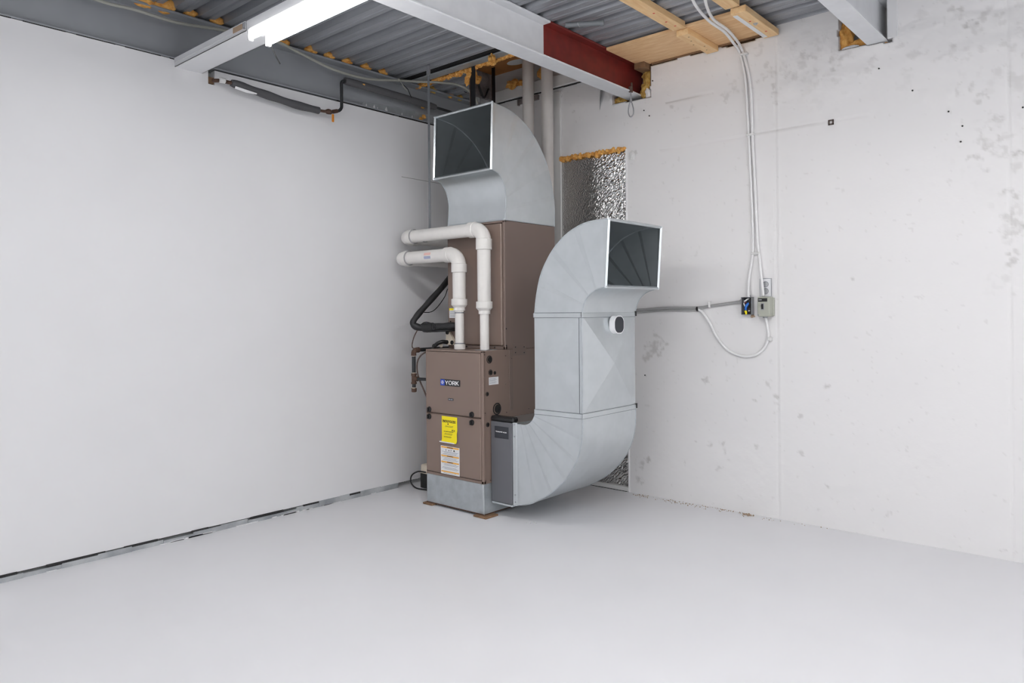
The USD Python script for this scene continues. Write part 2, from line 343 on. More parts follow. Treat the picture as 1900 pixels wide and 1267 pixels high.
dirt = np.maximum(dirt, .5 * m1 * np.exp(-((ZZ - 2.386 - wob * .6) / .005) ** 2) * np.clip((f1 - .3) * 3, 0, 1))
dirt = np.maximum(dirt, .45 * m2 * np.exp(-((ZZ - 2.705 - wob * .6) / .005) ** 2) * np.clip((f1 - .35) * 4, 0, 1))
raw = (ZZ > 3.085) & (YY > 2.85)                                              # bare concrete above the ledge
dirt = np.maximum(dirt, raw * np.clip(.35 + (f1 - .5) * 1.6, 0, .9))
edge = meshkit.fbm(q3 * 9, 3, 21) - .5
top = np.where(YY > 2.9, 3.3, np.where(YY > 1.74, 2.985 + edge * .03, DECK + .01))
c = .006
cellz = lambda a: (a[:-1, :-1] + a[1:, :-1] + a[:-1, 1:] + a[1:, 1:]) / 4
cy, cz, ct, ce = cellz(YY), cellz(ZZ), cellz(top), cellz(edge)
keep = cz < ct
for a, b, z0, z1 in (P1, P2): keep &= ~((cy > a + ce * .02) & (cy < b + ce * .02) & (cz > z0 + ce * .03) & (cz < z1))
keep &= ~((cy > DOOR[0]) & (cy < DOOR[1]) & (cz < DOOR[3]))
n1, n2 = YY.shape
ij = np.argwhere(keep); a = ij[:, 0] * n2 + ij[:, 1]
quads = np.stack([a, a + 1, a + n2 + 1, a + n2], 1)
pts = np.stack([RX - disp, YY, ZZ], -1).reshape(-1, 3); pts = np.vstack([pts, np.stack([np.full(YY.size, RX + .15), YY.ravel(), ZZ.ravel()], 1)])
K = n1 * n2
eg = np.vstack([quads[:, [0, 1]], quads[:, [1, 2]], quads[:, [2, 3]], quads[:, [3, 0]]])
es = set(map(tuple, eg)); bord = np.array([e for e in es if (e[1], e[0]) not in es])
side = np.stack([bord[:, 1], bord[:, 0], bord[:, 0] + K, bord[:, 1] + K], 1)
allq = np.vstack([quads, side]); tris = np.vstack([allq[:, [0, 1, 2]], allq[:, [0, 2, 3]]])
used, inv = np.unique(tris, return_inverse=True)
wm = trimesh.Trimesh(pts[used], inv.reshape(-1, 3), process=False)
dv = np.r_[dirt.ravel(), np.full(K, .35)][used]
bk = box(RX + .15, RX + .2, -5, LY + .1, -.1, 3.35)
nb = len(bk.vertices)
wv, wf = np.vstack([wm.vertices, bk.vertices]), np.vstack([wm.faces, bk.faces + len(wm.vertices)])
g = usdkit.mesh(stage, '/World/wall_right', (wv, wf), M['rough_wall'], smooth=True); taken.add('/World/wall_right'); LOC['/World/wall_right'] = np.zeros(3)
dd = np.r_[dv, np.full(nb, .5)].astype(np.float32)
UsdGeom.PrimvarsAPI(g).CreatePrimvar('dirt', Sdf.ValueTypeNames.Color3fArray, 'vertex').Set(Vt.Vec3fArray.FromNumpy(np.stack([dd] * 3, 1)))
tag(g.GetPrim(), kind='structure')
WR = '/World/wall_right'
# things fixed into that wall
obj('pocket_foam', [lump((4.50, 2.645, 2.90), .05, 3, 3, (.6, .9, 1.6)), lump((4.50, 2.665, 2.83), .05, 5, 3, (.6, .9, 1.0)), lump((4.51, 2.88, 2.80), .05, 8, 3, (.6, 1.0, .7)), lump((4.52, 2.66, 2.95), .04, 2, 3, (.6, 1.2, .8))], 'foam_yellow', WR, label='yellow foam around the end of the red beam')
obj('pocket_foam', [lump((4.51, 1.335, 2.85), .06, 4, 3, (.6, .7, 1.5)), lump((4.51, 1.27, 2.81), .05, 6, 3, (.6, 1.4, .7)), lump((4.50, 1.16, 2.778), .03, 9, 3, (.6, 1.6, .5)), lump((4.52, 1.34, 2.93), .04, 1, 3, (.6, .6, 1.6))], 'foam', WR, label='orange foam in the pocket of the white beam end')
obj('plaster_lump', [lump((4.478, 2.635, 2.80), .032, 11, 3, (.5, .8, 1.3)), lump((4.462, 2.90, 2.768), .02, 13, 2, (.4, 1.6, .5)), lump((4.47, 1.30, 2.79), .03, 15, 3, (.4, 1.4, .5))], 'drywall', WR, label='white plaster slopped into the beam pockets')
obj('ledge', box(RX - .03, RX + .01, 2.9, LY - .13, 3.0, 3.09, .004), 'white_trim', WR, label='white ledge above the painted wall')
obj('ledge_clip', [box(RX - .02, RX + .002, 3.60, 3.80, 2.945, 2.985, .002), box(RX - .022, RX, 3.80, 3.812, 2.935, 2.99, .001)], 'concrete', WR, label='grey fitting under the ledge')
obj('ledge_crack', [box(RX - .012, RX + .002, 3.0 + i * .12, 3.12 + i * .12, 2.992 + .002 * (i % 2), 2.999 + .002 * (i % 2)) for i in range(9)], 'ink', WR, smooth=False, label='dark crack under the ledge')
obj('corner_strip', box(RX - .014, RX + .004, 3.388, 3.467, 0.0, 2.97, .003), 'white_trim', WR, label='narrow white upright board on the wall')
obj('torn_flap', shell(np.array([[(RX - .004, 3.025, 2.90), (RX - .004, 3.03, 2.83), (RX - .004, 3.031, 2.758)], [(RX - .03, 2.985, 2.89), (RX - .022, 3.005, 2.825), (RX - .006, 3.029, 2.758)]]), .0015), 'grey_steel', WR, label='dark torn flap hanging on the wall')
obj('plaster_edge', lump((RX - .004, 2.765, 2.385), .03, 17, 3, (.3, .7, 1.1)), 'white_trim', WR, label='crumbled plaster at the corner of the foil panel')
obj('anchor_plate', [box(RX - .006, RX, 1.395, 1.425, 2.365, 2.372), box(RX - .006, RX, 1.395, 1.425, 2.388, 2.395), box(RX - .006, RX, 1.395, 1.402, 2.365, 2.395), box(RX - .006, RX, 1.418, 1.425, 2.365, 2.395)], 'copper_wire', WR, label='small square rusty anchor plate')
for y, z in ((1.149,2.636),(.81,2.331),(.747,2.243),(.755,2.162),(.981,2.478),(2.621,2.64),(2.593,2.877),(2.663,2.685),(.485,2.291),(2.674,.838)):
    obj('anchor_hole', lathe((RX - .004, y, z), (-1, 0, 0), [(-.004, .0045), (.001, .004), (.002, .002)], 10), 'ink', WR)

# unseen walls behind the camera, placed to close the room for bounced light
obj('unseen_wall_back', box(LX - .1, LX, -5.1, LY + .1, -.1, 3.35), 'drywall', kind='structure', smooth=False)
obj('unseen_wall_front', box(LX - .1, RX + .2, -5.1, -5.0, -.1, 3.35), 'drywall', kind='structure', smooth=False)

# frames round the two unseen window lights, both behind the camera
def frame_xy(u0, u1, z0, z1, put):
    ms = [put(u0 - .06, u0, z0 - .06, z1 + .06), put(u1, u1 + .06, z0 - .06, z1 + .06), put(u0, u1, z0 - .06, z0), put(u0, u1, z1, z1 + .06)]
    return ms + [put(u0 + (u1 - u0) * k / 4 - .02, u0 + (u1 - u0) * k / 4 + .02, z0, z1) for k in (1, 2, 3)]
obj('unseen_window_1', frame_xy(-4.3, 2.7, .35, 2.55, lambda a, b, c, d: box(a, b, -5.0, -4.95, c, d)), 'grey_steel', kind='structure', smooth=False)
obj('unseen_window_2', frame_xy(-4.2, 1.8, .35, 2.55, lambda a, b, c, d: box(-5.0, -4.95, a, b, c, d)), 'grey_steel', kind='structure', smooth=False)
# ceiling: corrugated deck sheets, flutes along y, pitch 152 mm, 38 mm deep
def deck_panel(x0, nf, y0, y1, z, cut=None):
    p, prof = .152, []
    for k in range(nf):
        x = x0 + k * p
        prof += [(x, 0), (x + .044, 0), (x + .051, .007), (x + .058, 0), (x + .087, 0), (x + .101, .038), (x + .138, .038)]
    prof += [(x0 + nf * p, 0), (x0 + nf * p + .03, .001)]
    A = []
    for x, h in prof:
        ya, yb = (y0, y1) if cut is None else cut(x)
        A.append([(x, ya, z + h), (x, (ya + yb) / 2, z + h), (x, yb, z + h)])
    return shell(np.array(A), .0014)
ceil = thing('ceiling', None, None, (0, 0, DECK), kind='structure')
EDGE = 3.575
for px_, py_ in UNSEEN_PANELS:  # housings round the unseen ceiling lamps, out of view
    obj('unseen_panel_housing', [box(px_ - .31, px_ + .31, py_ - .61, py_ + .61, 2.955, 2.99, .004), box(px_ - .02, px_ + .02, py_ - .02, py_ + .02, 2.985, DECK + .002)], 'white_metal', ceil, label='white housing of an unseen ceiling light panel')
x, i = EDGE - .912 * 9 - .03, 0
while x < EDGE - .1:
    obj('deck_panel', deck_panel(x, 6, -5, 4.30, DECK + (.0016 if i % 2 else 0)), 'deck', ceil, smooth=False); x += .912; i += 1
obj('deck_panel', deck_panel(EDGE - .03, 6, -5, 2.80, DECK + .0016), 'deck', ceil, smooth=False)
obj('deck_panel', deck_panel(EDGE + .15, 5, 3.6, 4.30, DECK - .012, lambda x: (min(4.27, 3.66 + max(0, x - 3.74) * .98), 4.30)), 'deck', ceil, smooth=False, label='short deck sheet in the corner by the ceiling hole')
obj('edge_gap_shade', box(EDGE + .002, EDGE + .07, 2.80, 4.22, DECK - .002, DECK + .044), 'hole', ceil, label='black strip painted as shade in the gap along the cut deck edge')  # near-black box painted as the shade inside the gap
obj('edge_strip', box(EDGE + .046, EDGE + .122, 2.80, 4.22, DECK - .016, DECK - .006, .002), 'galv_dull', ceil, label='bluish steel flashing along the cut edge of the deck')
obj('foam_bead', bead([(EDGE + .16, 4.20, DECK - .02), (EDGE + .145, 3.7, DECK - .02), (EDGE + .135, 3.2, DECK - .015), (EDGE + .14, 2.95, DECK - .015)], .014, 4, .45, .7), 'foam', ceil, label='orange foam bead along the cut deck edge')
obj('foam_bead', [lump((3.72, 3.62, DECK - .06), .04, 31, 3, (1.2, .6, 1.1), .7), lump((3.70, 3.64, DECK - .10), .024, 32, 3, (.7, .6, 1.5), .7), lump((3.62, 3.33, DECK - .045), .03, 33, 3, (.9, .8, 1.3), .7), lump((3.86, 3.70, DECK - .045), .03, 34, 3), lump((4.42, 3.84, 3.11), .04, 35, 3, (.6, 1.4, .8), .9), lump((4.44, 3.76, 3.10), .03, 36, 3, (.6, 1.6, .8), .9), lump((4.43, 3.53, 3.13), .05, 37, 3, (.6, 1.0, 1.2), .7), lump((4.43, 3.30, 3.14), .05, 38, 3, (.6, 1.2, 1.0), .7)], 'foam', ceil, label='clumps of orange foam around the ceiling hole')
obj('hole_board', box(EDGE + .03, RX + .1, 2.72, 4.12, 3.235, 3.25), 'ply_dark', ceil, label='brown plywood lid above the ceiling hole')
obj('hole_lining', box(3.62, RX + .02, 4.075, 4.11, DECK + .002, 3.24), 'concrete', ceil, label='stained concrete side of the ceiling hole')
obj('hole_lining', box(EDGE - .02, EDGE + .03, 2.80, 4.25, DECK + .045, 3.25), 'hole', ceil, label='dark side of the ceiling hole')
obj('hole_lining', box(EDGE - .02, RX + .1, 2.78, 2.82, DECK + .045, 3.25), 'wood_dark', ceil)
obj('hole_spot', trimesh.Trimesh(lathe((0, 0, 0), (0, 0, -1), [(0, .09), (.001, .085)], 28).vertices * (.6, 1.0, 1) + (4.33, 3.72, 3.2345), lathe((0, 0, 0), (0, 0, -1), [(0, .09), (.001, .085)], 28).faces, process=False), 'white_trim', ceil, label='pale spot on the plywood lid')
obj('hanging_cable', tube(spline([(4.05, 4.06, 3.12), (4.1, 4.05, 3.02), (4.2, 4.04, 3.14), (4.3, 4.05, 3.02), (4.36, 4.05, 3.1)], 8), .008), 'black', ceil, label='black cable looping inside the ceiling hole')
obj('light_block_slab', box(LX, RX + .2, -5.1, LY + .2, 3.30, 3.4), 'concrete', ceil)  # unseen slab above the deck, placed to block light
for k, xx in enumerate([1.707, 1.83, 1.971, 2.134, 2.58, 2.784, 2.925, 3.073, 3.232, 3.39]):
    r = .040 if k > 1 else .055
    obj('foam_plug', lump((xx, 4.185, DECK + .006), r, 40 + k, 2, (1.1, .55, .62 if k > 1 else .8), .5), 'foam', ceil)
for k, (xx, yy) in enumerate([(3.88, 4.19), (4.06, 4.19), (4.17, 4.19)]):
    obj('foam_plug', lump((xx, yy, DECK - .012), .034, 60 + k, 2, (1.0, .6, .8), .5), 'foam_yellow' if k != 1 else 'foam', ceil)

# ================================================================ STEEL
b = thing('steel_beam', 'long dark grey painted steel beam running along the top of the smooth left wall', 'beam', (0, LY + .05, 2.75))
BL, BR = LX, RX + .14
obj('web', box(BL, BR, LY + .04, LY + .055, 2.756, 3.0), 'beam_grey', b)
obj('top_flange', box(BL, BR, LY - .035, LY + .1, 2.998, 3.012, .003), 'beam_grey', b)
obj('bottom_flange', box(BL, BR, LY - .004, LY + .1, 2.752, 2.762, .002), 'beam_grey', b)
obj('bare_patch', shell(np.array([[(3.225, LY + .038, 2.757), (3.25, LY + .038, 2.80)], [(3.6, LY + .037, 2.757), (3.6, LY + .037, 2.823)], [(4.0, LY + .038, 2.757), (4.0, LY + .038, 2.835)]]), .001), 'galv_dull', b, label='pale grey unpainted patch low on the web')
fl_ = []
for xx, zz, s in ((3.27, 2.782, .010), (3.34, 2.785, .014), (3.37, 2.778, .009), (3.45, 2.778, .028), (3.60, 2.776, .018), (3.70, 2.772, .022)):
    s *= 1.25; fl_.append(trimesh.Trimesh([(xx - s * .6, LY + .034, zz - s * .6), (xx + s * .6, LY + .034, zz - s * .6), (xx, LY + .030, zz + s * .8), (xx, LY + .039, zz)], [(0, 1, 2), (0, 3, 1), (1, 3, 2), (2, 3, 0)]))
obj('paint_flake', fl_, 'letter_white', b, smooth=False, label='white paint flakes')
for p, s in (((3.80, LY + .02, 2.875), .016), ((3.81, LY + .02, 2.80), .016), ((3.775, LY + .02, 2.775), .014)):
    obj('foam_clump', lump(p, s, int(p[2] * 100), 2), 'foam', b, label='clump of orange foam')
obj('beam_gap_shade', [box(xx, xx + .19, LY - .002, LY + .01, 2.747, 2.752) for xx in np.arange(.9, 1.87, .24)] + [box(xx, xx + .5, LY - .002, LY + .01, 2.744, 2.751) for xx in np.arange(3.0, 4.3, .55)], 'ink', b, smooth=False, label='dark strips painted as the shaded gap under the beam')  # black strips stand in for the shade in the gap

b = thing('steel_beam', 'white steel I-beam with dark red primed end set into the right wall, above the hanging wire loop', 'beam', (2.0, 2.765, 2.80))
Y0, Y1, ZB, ZT, XP = 2.700, 2.830, 2.80, 3.028, 3.46
obj('bottom_flange', box(LX, RX + .14, Y0, Y1, ZB, ZB + .011, .002), 'beam_white', b)
obj('web', box(LX, XP, 2.757, 2.773, ZB + .01, ZT - .01), 'beam_white', b)
obj('top_flange', box(LX, XP, Y0, Y1, ZT - .012, ZT, .002), 'beam_white', b)
obj('primed_web', box(XP, RX + .14, 2.757, 2.773, ZB + .01, ZT - .01), 'primer_red', b, label='dark red primed web near the wall')
obj('primed_top_flange', box(XP, RX + .14, Y0, Y1, ZT - .012, ZT, .002), 'primer_red', b, label='dark red primed top flange near the wall')
obj('primed_bottom_flange', box(XP + .02, RX + .0, Y0 + .012, Y1 - .012, ZB + .0105, ZB + .0125), 'primer_red', b, label='dark red upper face of the bottom flange')

b = thing('steel_beam', 'light grey steel beam at the top right, its end set in an orange foam filled wall pocket', 'beam', (2.0, 1.16, 2.78))
obj('bottom_flange', box(LX, RX + .14, 1.108, 1.212, 2.782, 2.793, .002), 'beam_white', b)
obj('web', box(LX, RX + .14, 1.150, 1.166, 2.79, ZT - .01), 'beam_white', b)
obj('top_flange', box(LX, RX + .14, 1.108, 1.212, ZT - .012, ZT, .002), 'beam_white', b)
obj('pocket_patch', box(RX - .003, RX + .1, 1.05, 1.106, 2.79, 3.03, .003), 'drywall', WR, label='smooth plaster patch beside the beam end')
obj('patch_crack', [box(RX - .005, RX, 1.168 + .002 * (i % 2), 1.177 + .003 * (i % 3), 2.93 + i * .02, 2.95 + i * .02) for i in range(4)], 'ink', WR, smooth=False, label='black gap beside the beam end')

# ================================================================ LIGHTING
XA, XB, ZL, ZH = 1.888, 2.046, 2.706, 2.756
def channel(x0, x1, y0, y1, z0, z1, name, parent, m='white_metal'):
    t = .0025; L = .012
    ms = [box(x0, x1, y0, y1, z0, z0 + t), box(x0, x0 + t, y0, y1, z0, z1), box(x1 - t, x1, y0, y1, z0, z1), box(x0, x0 + L, y0, y1, z1 - t, z1), box(x1 - L, x1, y0, y1, z1 - t, z1)]
    return obj(name, ms, m, parent, smooth=False)
ch = thing('lighting_channel', 'empty white metal lighting channel between the left wall and the lit tubes', 'metal channel', (1.967, 3.80, ZL))
channel(XA, XB, 3.405, LY + .012, ZL, ZH, 'channel', ch)
obj('side_lip', box(XA - .003, XA, 3.41, LY, ZH - .03, ZH, .001), 'white_metal', ch)
obj('patch', box(XA - .006, XA - .003, 3.435, 3.525, 2.722, 2.748), 'tape', ch, label='brown paper patch on the side of the channel')
for k in range(2): obj('end_clip', box(XA - .006, XA, 3.408 + .014 * k, 3.414 + .014 * k, 2.716 + .004 * k, 2.75, .001), 'grey_steel', ch, label='dark clip')
def fixture(name, label, dx, dy, group=None):
    """2.4 m twin tube strip; its far end at y = 3.40 + dy"""
    t = thing(name, label, 'light fixture', (1.967 + dx, 2.2 + dy, ZL - .05), group)
    y1, y0 = 3.40 + dy, .985 + dy
    obj('housing', [box(XA + dx, XB + dx, y0, y1, ZL, ZH, .003)], 'white_metal', t)
    for k, xx in enumerate((1.897, 1.997)):
        zc = 2.676
        obj('tube', lathe((xx + dx, y1 - .03, zc), (0, -1, 0), [(0, .008), (.004, .0185), (2.345, .0185), (2.35, .008)], 20), 'glow', t, label='glowing white fluorescent tube')
        for e, s in ((y1 - .03, 1), (y0 + .035, -1)):
            obj('lampholder', box(xx + dx - .014, xx + dx + .014, e + (0 if s > 0 else -.022), e + (.022 if s > 0 else 0), zc - .026, ZL + .002, .004), 'letter_white', t)
    for yy in (y1 - .3, y0 + .3):
        for xx in (XA + .02, XB - .02): obj('hanger', cyl((xx + dx, yy, ZH - .005), (xx + dx, yy, DECK + .004), .003, 6), 'grey_steel', t)
    return t
f0 = fixture('fluorescent_fixture', 'white twin tube fluorescent strip light, lit, at the top left under the deck', 0, 0)
obj('cable_tie', tube(spline([(2.013, 3.392, 2.70), (2.02, 3.392, 2.665), (2.045, 3.395, 2.62), (2.075, 3.40, 2.585)], 5), .0028, 6), 'black', f0, label='loose black cable tie end')
def copy_of(src, name, label, group, d):
    p = numbered('/World', name); x = UsdGeom.Xform.Define(stage, p)
    x.GetPrim().GetReferences().AddInternalReference(Sdf.Path(src)); x.GetPrim().SetInstanceable(True)
    UsdGeom.XformCommonAPI(x)
    op = UsdGeom.Xformable(x).GetOrderedXformOps(); base = LOC[src] + np.array(d)
    op[0].Set(Gf.Vec3d(*map(float, base))); tag(x.GetPrim(), label, 'light fixture', group)
for d, lb in (((0, -2.46, 0), 'unseen lit twin tube strip light continuing the row of the one in view'), ((-2.9, -1.2, 0), 'unseen lit twin tube strip light of the second row, nearer the smooth left wall'), ((-2.9, -3.66, 0), 'unseen lit twin tube strip light of the second row, farther from the smooth left wall')):  # out of view behind the camera, placed to light the room
    copy_of(f0, 'fluorescent_fixture', lb, 'unseen strip lights behind the camera', d)

# ================================================================ FURNACE
FX, FYR, FYL, FZ0, FZ1 = 3.335, 3.166, 3.699, .205, 1.043
pl = thing('metal_plinth', 'galvanised sheet metal base box under the brown furnace', 'plinth', (3.70, 3.432, .012))
obj('base_box', box(FX + .001, 4.075, FYR + .001, FYL, .012, FZ0, .002), 'galv_dull', pl)
obj('corner_seam', box(FX - .001, FX + .004, FYR - .001, FYR + .012, .012, FZ0 - .002, .0008), 'galv', pl)
obj('bottom_edge', [box(FX - .002, FX + .002, FYR, FYL, .012, .018), box(FX, 4.07, FYR - .002, FYR + .002, .012, .018)], 'rust', pl, smooth=False, label='rusty bottom edge')
for nm, (x0, x1, y0, y1), lb in (('wood_shim', (3.312, 3.40, 3.625, 3.715), 'thin brown wood shim under the left front corner of the furnace base'), ('wood_shim', (3.305, 3.42, 3.125, 3.235), 'thin brown wood shim under the right front corner of the furnace base'),):
    obj(nm, box(x0, x1, y0, y1, 0, .012, .002), 'wood_dark', label=lb, cat='wood shim')
obj('wood_shim', box(3.95, 4.05, 3.2, 3.65, 0, .012, .002), 'wood_dark', label='long thin wood shim under the back of the furnace base', cat='wood shim')

fu = thing('furnace', 'tall brown gas furnace cabinet with yellow and white labels on its lower door', 'furnace', (3.70, 3.432, FZ0))
obj('cabinet', [box(FX + .012, 4.08, FYR, FYL, FZ0, FZ1, .003), box(FX, FX + .02, FYR, FYR + .022, FZ0, FZ1, .003), box(FX, FX + .02, FYL - .006, FYL, FZ0, FZ1, .002), box(FX, FX + .02, FYR, FYL, FZ1 - .012, FZ1, .002), box(FX, FX + .02, FYR, FYL, FZ0, FZ0 + .018, .002)], 'brown', fu)
obj('upper_door', box(FX - .006, FX + .014, FYR + .022, FYL - .004, .621, FZ1 - .015, .006), 'brown', fu)
obj('lower_door', box(FX - .006, FX + .014, FYR + .022, FYL - .004, FZ0 + .021, .615, .006), 'brown', fu)
XF = FX - .0062
for (y, z) in ((3.659, .640), (3.660, .592), (3.261, .638), (3.261, .588)):
    p_ = obj('door_latch', lathe((XF + .001, y, z), (-1, 0, 0), [(0, .019), (.004, .019), (.012, .015), (.013, .012)], 18), 'black', fu, label='black quarter-turn latch')
    obj('grip', box(XF - .022, XF - .010, y - .004, y + .004, z - .014, z + .014, .002), 'black', p_)
bd = obj('name_badge', box(XF - .003, XF + .001, 3.364, 3.546, .808, .850, .001), 'badge_black', fu, label='black badge with white lettering and a blue emblem')
obj('emblem', box(XF - .0036, XF - .0028, 3.505, 3.545, .8095, .8485), 'badge_blue', bd)
cyb, czb = 3.526, .829
em = [lathe((XF - .0034, cyb, czb), (-1, 0, 0), [(0, .004), (.0008, .004)], 12)]
for k in range(6):
    q = k * math.pi / 3; em.append(lathe((XF - .0034, cyb + .010 * math.cos(q), czb + .010 * math.sin(q)), (-1, 0, 0), [(0, .0036), (.0008, .0036)], 10)); 
obj('emblem_flower', em, 'letter_white', bd)
obj('lettering', fit_front('YORK', 3.503, 3.374, .815, .843, XF - .003), 'letter_white', bd, smooth=False)
mp = obj('model_plate', box(XF - .002, XF + .001, 3.428, 3.476, .713, .728, .0005), 'dark_plastic', fu, label='small grey model plate')
obj('plate_print', [box(XF - .0026, XF - .0018, y, y + .006, .717, .724) for y in (3.433, 3.442, 3.455, 3.464)], 'label_print', mp, smooth=False)
# yellow energy label, its lower edge curling
zc, ya, yb = [], 3.538, 3.394
rows = [(z, 0) for z in np.linspace(.607, .455, 8)] + [(.447, .002), (.441, .006), (.438, .010)]
en = obj('energy_label', shell(np.array([[(XF - .0012 - o - (.004 * max(0, (3.43 - y) / .036) if z < .5 else 0), y, z) for y in np.linspace(ya, yb, 7)] for z, o in rows]), .0006), 'yellow', fu, label='bright yellow energy label')
xe = XF - .0016
obj('lettering', fit_front('ENERGYGUIDE', 3.530, 3.408, .566, .583, xe), 'ink', en, smooth=False)
obj('lettering', fit_front('95.5', 3.445, 3.415, .512, .524, xe), 'ink', en, smooth=False)
obj('printed_lines', [box(xe - .0006, xe, 3.475, 3.482, .553, .562), box(xe - .0006, xe, 3.425, 3.520, .506, .509)] + [box(xe - .0006, xe, 3.43 + .004 * i, 3.505 + .003 * i, z, z + .0016) for i, z in enumerate((.544, .538, .494, .487, .474, .468))], 'ink', en, smooth=False)
obj('curled_edge', box(XF - .012, XF - .001, 3.410, 3.553, .434, .441, .001), 'label_white', en, label='white curled lower edge')
wl_ = obj('warning_label', box(XF - .0008, XF + .0005, 3.376, 3.551, .227, .411), 'label_white', fu, label='white warning label with orange bands')
xw = XF - .0008
for z0, z1 in ((.398, .408), (.342, .351), (.302, .311), (.240, .248)):
    obj('orange_band', box(xw - .0005, xw, 3.381, 3.546, z0, z1), 'label_orange', wl_, smooth=False)
obj('lettering', [fit_front('WARNING', 3.49, 3.435, z, z + .006, xw - .0005) for z in (.400, .344, .304)], 'ink', wl_, smooth=False)
obj('pictograms', [fit_front('!', 3.503, 3.499, .379, .392, xw), lathe((xw, 3.473, .384), (-1, 0, 0), [(0, .006), (.0005, .006)], 3), fit_front('?', 3.458, 3.450, .379, .392, xw), lathe((xw, 3.425, .386), (-1, 0, 0), [(0, .007), (.0005, .007)], 5)], 'ink', wl_, smooth=False)
obj('printed_lines', [box(xw - .0005, xw, 3.386 + .01 * (i % 3), 3.54 - .008 * ((i * 7) % 4), z, z + .0022) for i, z in enumerate((.373, .368, .361, .356, .336, .330, .324, .318, .296, .290, .284, .272, .266, .260, .234))], 'label_print', wl_, smooth=False)
for (x_, z_, r_) in ((3.394, .988, .023), (3.403, .905, .0165), (3.443, .900, .0105), (3.371, .771, .0125), (3.462, .668, .035), (3.373, .577, .0135)):
    k_ = obj('knockout_hole', lathe((x_, FYR + .001, z_), (0, -1, 0), [(0, r_ * 1.12), (.0028, r_ * 1.1), (.0028, r_ * .9), (.0005, r_ * .85)], 22), 'black', fu, label='round black knockout opening')
    obj('hole_recess', lathe((x_ + r_ * .1, FYR - .0008, z_ + .0), (0, -1, 0), [(0, r_ * .78), (.0012, r_ * .74)], 20), 'hole', k_)
rs = obj('rating_sticker', box(3.387, 3.477, FYR - .001, FYR + .001, .826, .874), 'label_white', fu, label='small white rating sticker')
obj('printed_lines', [box(3.392, 3.46 - .01 * (i % 2), FYR - .0016, FYR - .0008, z, z + .0022) for i, z in enumerate((.866, .860, .854, .848, .840, .834))], 'label_print', rs, smooth=False)
obj('side_seam', box(3.585, 3.618, FYR - .002, FYR + .001, .645, FZ1 - .002, .0008), 'brown_dark', fu)
for (x_, z_) in ((3.548, 1.004), (3.607, .983), (3.546, .822), (3.554, .636), (3.778, .637), (3.352, .652), (3.35, 1.02), (3.35, .225), (3.395, .222)):
    obj('screw', lathe((x_, FYR + .001, z_), (0, -1, 0), [(0, .005), (.003, .004), (.0036, .002)], 8), 'copper_wire', fu)
obj('flue_plate', box(3.405, 3.51, 3.205, 3.31, FZ1 - .001, FZ1 + .003, .001), 'grey_steel', fu, label='grey flange plate round the right vent pipe')

# coil cabinet
CX, CZ1 = 3.548, 1.885
co = thing('coil_cabinet', 'tall brown evaporator coil cabinet on top of the furnace, behind the white pipes', 'cabinet', (3.82, 3.432, FZ1))
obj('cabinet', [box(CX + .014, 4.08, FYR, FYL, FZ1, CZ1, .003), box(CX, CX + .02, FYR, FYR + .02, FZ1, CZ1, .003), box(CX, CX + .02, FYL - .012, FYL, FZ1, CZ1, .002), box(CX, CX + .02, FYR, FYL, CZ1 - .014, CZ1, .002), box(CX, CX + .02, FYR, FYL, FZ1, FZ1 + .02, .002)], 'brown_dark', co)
obj('front_panel', box(CX - .009, CX + .014, FYR + .022, FYL - .010, FZ1 + .024, CZ1 - .018, .007), 'brown', co)
obj('joint_plate', box(3.622, 3.755, FYR - .0022, FYR + .001, 1.000, 1.078, .0008), 'brown_dark', co)
for (x_, z_) in ((3.645, 1.056), (3.733, 1.054), (3.645, 1.02), (3.733, 1.016), (3.556, 1.179), (3.556, 1.07)):
    obj('screw', lathe((x_, FYR - .001, z_), (0, -1, 0), [(0, .005), (.003, .004), (.0036, .002)], 8), 'ink', co)
for (y_, z_) in ((3.40, 1.878), (3.26, 1.055), (3.52, 1.055), (3.665, 1.225)):
    obj('screw', lathe((CX - .0095 if z_ == 1.225 else CX + .001, y_, z_), (-1, 0, 0), [(0, .006), (.004, .005), (.005, .002)], 8), 'ink', co)
obj('unseen_coil_plate', box(CX + .02, 4.06, FYR + .015, FYL - .015, CZ1 - .002, CZ1 + .004), 'ink', co, smooth=False, label='unseen dark coil plate darkening the inside of the duct')  # out of view, placed to darken the inside of the supply elbow
cl_ = obj('coil_label', box(CX - .0100, CX - .0085, 3.60, 3.676, 1.25, 1.318), 'label_white', co, label='small white label with a yellow top strip')
obj('yellow_strip', box(CX - .0106, CX - .0098, 3.601, 3.675, 1.303, 1.317), 'yellow', cl_)
obj('printed_lines', [box(CX - .0106, CX - .0098, 3.61, 3.668, z, z + .002) for z in (1.292, 1.284, 1.276, 1.266, 1.258)], 'label_print', cl_, smooth=False)
import shapely.geometry as sg
tri = sg.Polygon([(0, 0), (.062, 0), (.062, .018), (.012, .088), (0, .088)]).buffer(.008)
dp = trimesh.creation.extrude_polygon(tri, .02, engine='earcut'); T = np.eye(4); T[:3, 0] = (0, -1, 0); T[:3, 1] = (0, 0, 1); T[:3, 2] = (-1, 0, 0); T[:3, 3] = (CX - .006, 3.688, 1.072); dp.apply_transform(T)
dr = obj('drain_plate', dp, 'cream', co, label='cream triangular drain plate with three black ports')
for (y_, z_) in ((3.680, 1.150), (3.685, 1.083), (3.634, 1.081)):
    obj('drain_port', lathe((CX - .025, y_, z_), (-1, 0, 0), [(0, .015), (.006, .014), (.006, .010), (.002, .009)], 16), 'black', dr)
obj('drain_hose', tube(spline([(CX - .03, 3.685, 1.083), (CX - .065, 3.70, 1.085), (CX - .09, 3.73, 1.065), (CX - .10, 3.75, 1.02), (CX - .10, 3.755, .95)], 6), .0135, 12), 'black', co, label='black corrugated drain hose')
